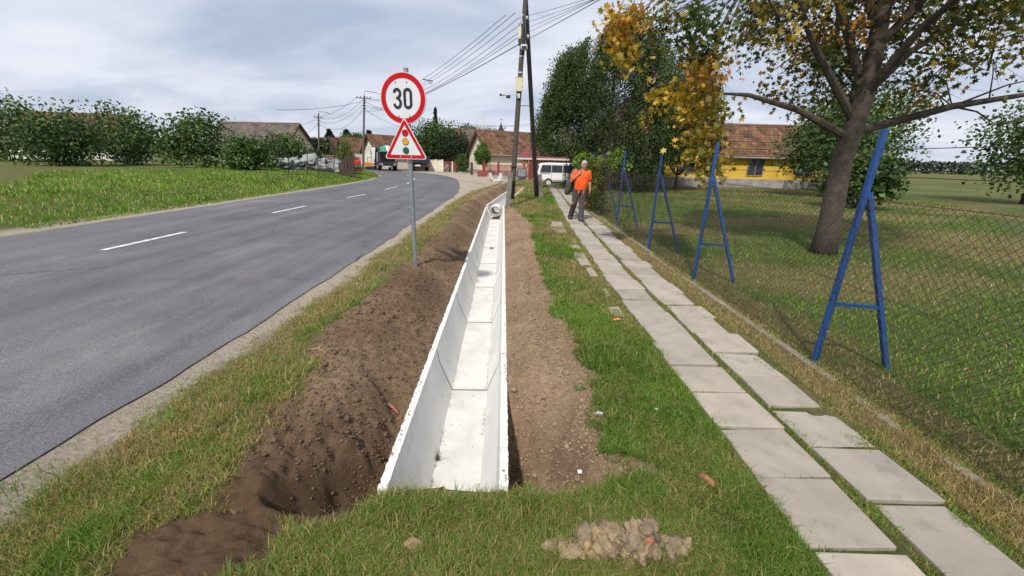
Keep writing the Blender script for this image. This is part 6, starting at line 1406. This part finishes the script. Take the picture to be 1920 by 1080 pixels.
b = MB(); b.bar((.6, 0, .9), (1.5, 0, 1.9), .16); b.bar((1.5, 0, 1.9), (2.1, 0, .9), .13); bm_ = b.build('boom', M['orange'], ex); b = MB(); b.extrude([(2.0, .9), (2.3, .8), (2.2, .4), (1.85, .35)], .45, Matrix.Translation((0, -.22, 0))); b.build('bucket', M['chassis'], bm_)

# ------------------------------------------------------------------ the man
skin = mat('skin', (0.38, 0.185, 0.115), 0.6, scale=20, var=0.08); shirtm = mat('orange_shirt', (0.86, 0.10, 0.010), 0.75, scale=9, var=0.06, bump=.25, bscale=12)
trm = mat('grey_work_trousers', (0.052, 0.048, 0.057), 0.85, scale=14, var=0.25, bump=.5, bscale=16); otr = mat('orange_trim', (0.75, 0.14, 0.03), 0.7); hairm = mat('grey_hair', (0.40, 0.385, 0.36), 0.8, scale=60, var=.25, bump=.4, bscale=120)
shoem = mat('dark_shoe', (0.03, 0.03, 0.033), 0.7); bagm = mat('olive_bag', (0.060, 0.052, 0.040), 0.85, scale=10, var=.35, bump=.5, bscale=30); jackm = mat('khaki_jacket', (0.20, 0.165, 0.115), 0.85, scale=10, var=.3, bump=.5, bscale=25)
beltm = mat('belt', (0.02, 0.02, 0.022), 0.5); eyem = mat('eye_dark', (0.03, 0.02, 0.018), 0.3); lipm = mat('lip', (0.28, 0.11, 0.08), 0.6)
man = thing('person', 'man in orange shirt and grey work trousers walking up the path with bag over shoulder', 'person', (1.985, 12.70, 0.02), R(4))
def union(b, name, m, parent, vox=.009, smooth_it=4):
    o = b.build(name, m, parent, smooth=True); r_ = o.modifiers.new('remesh', 'REMESH'); r_.mode = 'VOXEL'; r_.voxel_size = vox; r_.use_smooth_shade = True
    s_ = o.modifiers.new('smooth', 'SMOOTH'); s_.factor = .5; s_.iterations = smooth_it; return o
def limbm(b, pts, rad, n=14):
    """closed tapered limb with rounded ends"""
    pts = [Vector(p) for p in pts]; b.tube(pts, rad, n)
    for p, r_ in zip(pts, rad): b.ell(p, (r_, r_, r_), 12, 8)
def torso(b, secs, n=24):
    base = len(b.v)
    for (cx_, cy_, z, rx, ry) in secs:
        for k in range(n):
            a = 2*math.pi*k/n; ca, sa = math.cos(a), math.sin(a); e = .82
            b.v.append((cx_ + rx*math.copysign(abs(ca)**e, ca), cy_ + ry*math.copysign(abs(sa)**e, sa), z))
    for i in range(len(secs)-1):
        for k in range(n): q = base + i*n; b.f.append((q+k, q+(k+1) % n, q+n+(k+1) % n, q+n+k))
    b.f.append(tuple(base + k for k in reversed(range(n)))); e_ = base + (len(secs)-1)*n; b.f.append(tuple(e_ + k for k in range(n)))
# joints (x right in the picture, y away, z up); he faces the viewer
hipR, hipL = (-.095, .03, .93), (.100, -.01, .93); kneeR, kneeL = (-.150, .0, .50), (.075, -.07, .49); ankR, ankL = (-.195, .23, .105), (.035, -.20, .085)
shR, shL = (-.165, .02, 1.415), (.235, .0, 1.41); elR, wrR = (-.290, -.02, 1.165), (-.080, -.135, 1.375); elL, wrL = (.285, .05, 1.14), (.290, -.035, .905)
neck0, headc = (.045, .01, 1.44), (.075, -.02, 1.625)
body = MB()
torso(body, [(0, .01, .86, .15, .105), (0, 0, .95, .165, .115), (.01, 0, 1.08, .165, .12), (.025, 0, 1.25, .18, .12), (.035, .01, 1.38, .185, .10), (.04, .01, 1.45, .10, .07)])
limbm(body, [neck0, (.06, 0, 1.53)], [.062, .058])
for hip, kn, an_ in ((hipR, kneeR, ankR), (hipL, kneeL, ankL)): limbm(body, [hip, tuple(Vector(hip).lerp(Vector(kn), .5)), kn, tuple(Vector(kn).lerp(Vector(an_), .35) + Vector((0, .015, 0))), an_], [.088, .074, .056, .056, .04])
for an_, ty in ((ankR, -.12), (ankL, -.15)): limbm(body, [an_, (an_[0] - .005, an_[1] + ty*.9, an_[2] - .045)], [.042, .035])
for sh, el_, wr in ((shR, elR, wrR), (shL, elL, wrL)): limbm(body, [sh, tuple(Vector(sh).lerp(Vector(el_), .5)), el_, tuple(Vector(el_).lerp(Vector(wr), .35)), wr], [.060, .052, .043, .044, .029])
# head
hx, hy, hz = headc; HEAD0 = len(body.v)
body.ell((hx, hy + .01, hz + .02), (.074, .092, .098)); body.ell((hx, hy - .022, hz - .05), (.058, .066, .066)); body.ell((hx, hy - .045, hz - .092), (.034, .034, .026))
body.tube([(hx, hy - .085, hz + .03), (hx, hy - .108, hz - .02), (hx, hy - .083, hz - .034)], [.010, .016, .010], 8)
body.ell((hx, hy - .072, hz + .045), (.048, .018, .012)); body.ell((hx, hy - .078, hz - .060), (.027, .012, .008))
for s_ in (-1, 1): body.ell((hx + s_*.076, hy + .012, hz - .005), (.010, .020, .032)); body.ell((hx + s_*.036, hy - .060, hz - .028), (.022, .02, .02))
for i_ in range(HEAD0, len(body.v)): v_ = Vector(body.v[i_]); body.v[i_] = tuple(Vector(headc) + (v_ - Vector(headc))*1.06)
# hands: palm and five fingers
def hand(b, wr, dirv, side, spread, curl, thumb):
    w_ = Vector(wr); d = Vector(dirv).normalized(); sd = Vector(side).normalized(); nrm_ = d.cross(sd)
    pc = w_ + d*.05; Mx = Matrix((( sd.x, nrm_.x, d.x), (sd.y, nrm_.y, d.y), (sd.z, nrm_.z, d.z)))
    b.ell(pc, (.040, .017, .052), 12, 8, Mx); limbm(b, [w_, pc], [.028, .026], 10)
    for i, L in enumerate((.068, .078, .072, .056)):
        r0 = w_ + d*.088 + sd*(-.030 + .020*i); p1 = r0 + d*L*.45 + sd*spread*(i - 1.5)*.006 + nrm_*curl*.012; p2 = p1 + d*L*.32*(1 - curl*.5) + nrm_*curl*.026; p3 = p2 + d*L*.25*(1 - curl) + nrm_*curl*.028
        limbm(b, [r0, p1, p2, p3], [.0098, .0092, .0085, .0072], 8)
    t0 = w_ + d*.028 + sd*thumb*.032; t1 = t0 + d*.030 + sd*thumb*.020 + nrm_*.012; t2 = t1 + d*.030 + sd*thumb*.004 + nrm_*.014; limbm(b, [t0, t1, t2], [.0125, .011, .009], 8)
hand(body, wrR, (.03, .05, .10), (1, -.2, -.2), 1, .9, 1)
hand(body, wrL, (.05, -.10, -1), (-.25, -1, .1), 1, .45, 1)
bo = union(body, 'body', skin, man, .0075, 3)
sh_ = MB()
torso(sh_, [(.0, 0, .915, .178, .132), (.005, -.005, 1.0, .188, .142), (.015, -.005, 1.12, .192, .148), (.03, 0, 1.27, .202, .142), (.04, .01, 1.38, .205, .122), (.042, .012, 1.435, .155, .095), (.05, .008, 1.475, .078, .072)])
for sh, el_ in ((shR, elR), (shL, elL)): limbm(sh_, [sh, tuple(Vector(sh).lerp(Vector(el_), .42)), tuple(Vector(sh).lerp(Vector(el_), .66))], [.076, .075, .074])
for i in range(7): # folds
    a = Vector((-.15 + .05*i, -.145, 1.02 + .02*(i % 3))); sh_.tube([a, a + Vector((.035, -.004, .10)), a + Vector((.06, .012, .2))], [.008, .013, .006], 6)
for i in range(3): sh_.tube([(-.16, -.10, 1.30 - .05*i), (-.05, -.145, 1.24 - .06*i), (.1, -.142, 1.22 - .06*i)], [.008, .012, .005], 6)
union(sh_, 'shirt', shirtm, man, .0085, 3)
tr_ = MB()
torso(tr_, [(.0, .01, .80, .165, .125), (.0, .005, .88, .182, .132), (.0, 0, .955, .174, .128), (0, 0, .985, .170, .126)])
for hip, kn, an_ in ((hipR, kneeR, ankR), (hipL, kneeL, ankL)):
    h_, k_, a_ = Vector(hip), Vector(kn), Vector(an_); limbm(tr_, [h_, h_.lerp(k_, .5), k_, k_.lerp(a_, .3) + Vector((0, .01, 0)), k_.lerp(a_, .7), a_ + Vector((0, 0, -.035))], [.108, .100, .088, .086, .082, .084], 16)
    for s_ in (.55, .9): 
        c = h_.lerp(k_, s_); tr_.tube([c + Vector((-.07, -.06, .02)), c + Vector((0, -.10, 0)), c + Vector((.07, -.06, .015))], [.01, .014, .01], 6)
    for s_ in (.45, .7, .88): c = k_.lerp(a_, s_); tr_.tube([c + Vector((-.06, -.05, .02)), c + Vector((0, -.085, -.005)), c + Vector((.06, -.05, .02))], [.012, .014, .012], 6)
trousers = union(tr_, 'trousers', trm, man, .009, 2)
def patch(pts, r0, nm='orange_piping'): b = MB(); b.tube(pts, r0, 8); b.build(nm, otr, trousers, smooth=True)
patch([(-.055, -.128, .93), (-.075, -.137, .83), (-.088, -.128, .72)], [.010, .014, .010]); patch([(.085, -.130, .92), (.075, -.142, .83), (.062, -.142, .74)], [.010, .013, .008])
patch([(-.205, -.062, .56), (-.225, -.055, .50), (-.222, -.04, .46)], [.012, .022, .010], 'knee_patch'); patch([(.130, -.118, .57), (.138, -.126, .52), (.122, -.138, .47)], [.012, .022, .010], 'knee_patch')
b = MB(); torso(b, [(0, 0, .955, .181, .135), (0, 0, .985, .180, .134)]); b.build('belt', beltm, man, smooth=True)
for an_, yaw in ((ankR, -.2), (ankL, .05)):
    b = MB(); a_ = Vector(an_); d = Vector((math.sin(yaw)*.5, -1, 0)).normalized(); z0 = .045 if an_ is ankL else .06
    limbm(b, [a_ + Vector((0, .02, -.03)), Vector((a_.x, a_.y, z0)) + d*.02 + Vector((0, .02, 0)), Vector((a_.x, a_.y, z0 - .002)) + d*.10, Vector((a_.x, a_.y, z0 - .008)) + d*.165], [.052, .055, .050, .042]); union(b, 'shoe', shoem, man, .009, 2)
hr = MB(); hr.ell((hx, hy + .024, hz + .043), (.086, .099, .094)); 
for s_ in (-1, 1): hr.ell((hx + s_*.070, hy + .035, hz + .0), (.021, .055, .055))
o = union(hr, 'hair', hairm, man, .008, 1)
for s_ in (-1, 1):
    b = MB(); b.ell((hx + s_*.030, hy - .085, hz + .018), (.011, .008, .006), 10, 6); b.build('eye', eyem, man, smooth=True)
    b = MB(); b.tube([(hx + s_*.014, hy - .096, hz + .042), (hx + s_*.032, hy - .096, hz + .045), (hx + s_*.052, hy - .076, hz + .036)], [.004, .006, .003], 6); b.build('eyebrow', M['plinth'], man)
b = MB(); b.tube([(hx - .024, hy - .084, hz - .060), (hx, hy - .098, hz - .060), (hx + .024, hy - .084, hz - .058)], [.003, .006, .003], 6); b.build('mouth', lipm, man)
b = MB(); b.box((.08, -.152, 1.272), (.155, -.143, 1.282)); b.build('chest_lettering', eyem, man)
# bag slung over his right shoulder, with a jacket bunched over it
bag = thing('shoulder_bag', 'dark olive bag and khaki jacket hung from the right shoulder of the man', 'bag', (1.985 - .28, 12.70 + .16, 0.02), R(4))
b = MB(); b.ell((-.03, .06, .98), (.115, .13, .20)); b.ell((-.085, .05, .86), (.085, .11, .13)); b.ell((.02, .06, 1.12), (.10, .10, .16)); b.ell((-.05, .06, .80), (.06, .08, .07)); union(b, 'bag_body', bagm, bag, .014, 2)
b = MB(); limbm(b, [(.16, -.06, 1.46), (.08, .02, 1.43), (.05, .09, 1.30), (.07, .10, 1.08), (.06, .08, .86)], [.035, .06, .08, .075, .05]); limbm(b, [(.20, -.10, 1.45), (.12, -.04, 1.475), (.06, .06, 1.40)], [.025, .04, .05]); union(b, 'jacket', jackm, bag, .013, 2)
b = MB(); b.tube([(.205, -.30, 1.44), (.17, -.17, 1.475), (.10, .0, 1.47), (.0, .10, 1.2)], [.012, .014, .014, .012], 8); b.build('strap', beltm, bag)
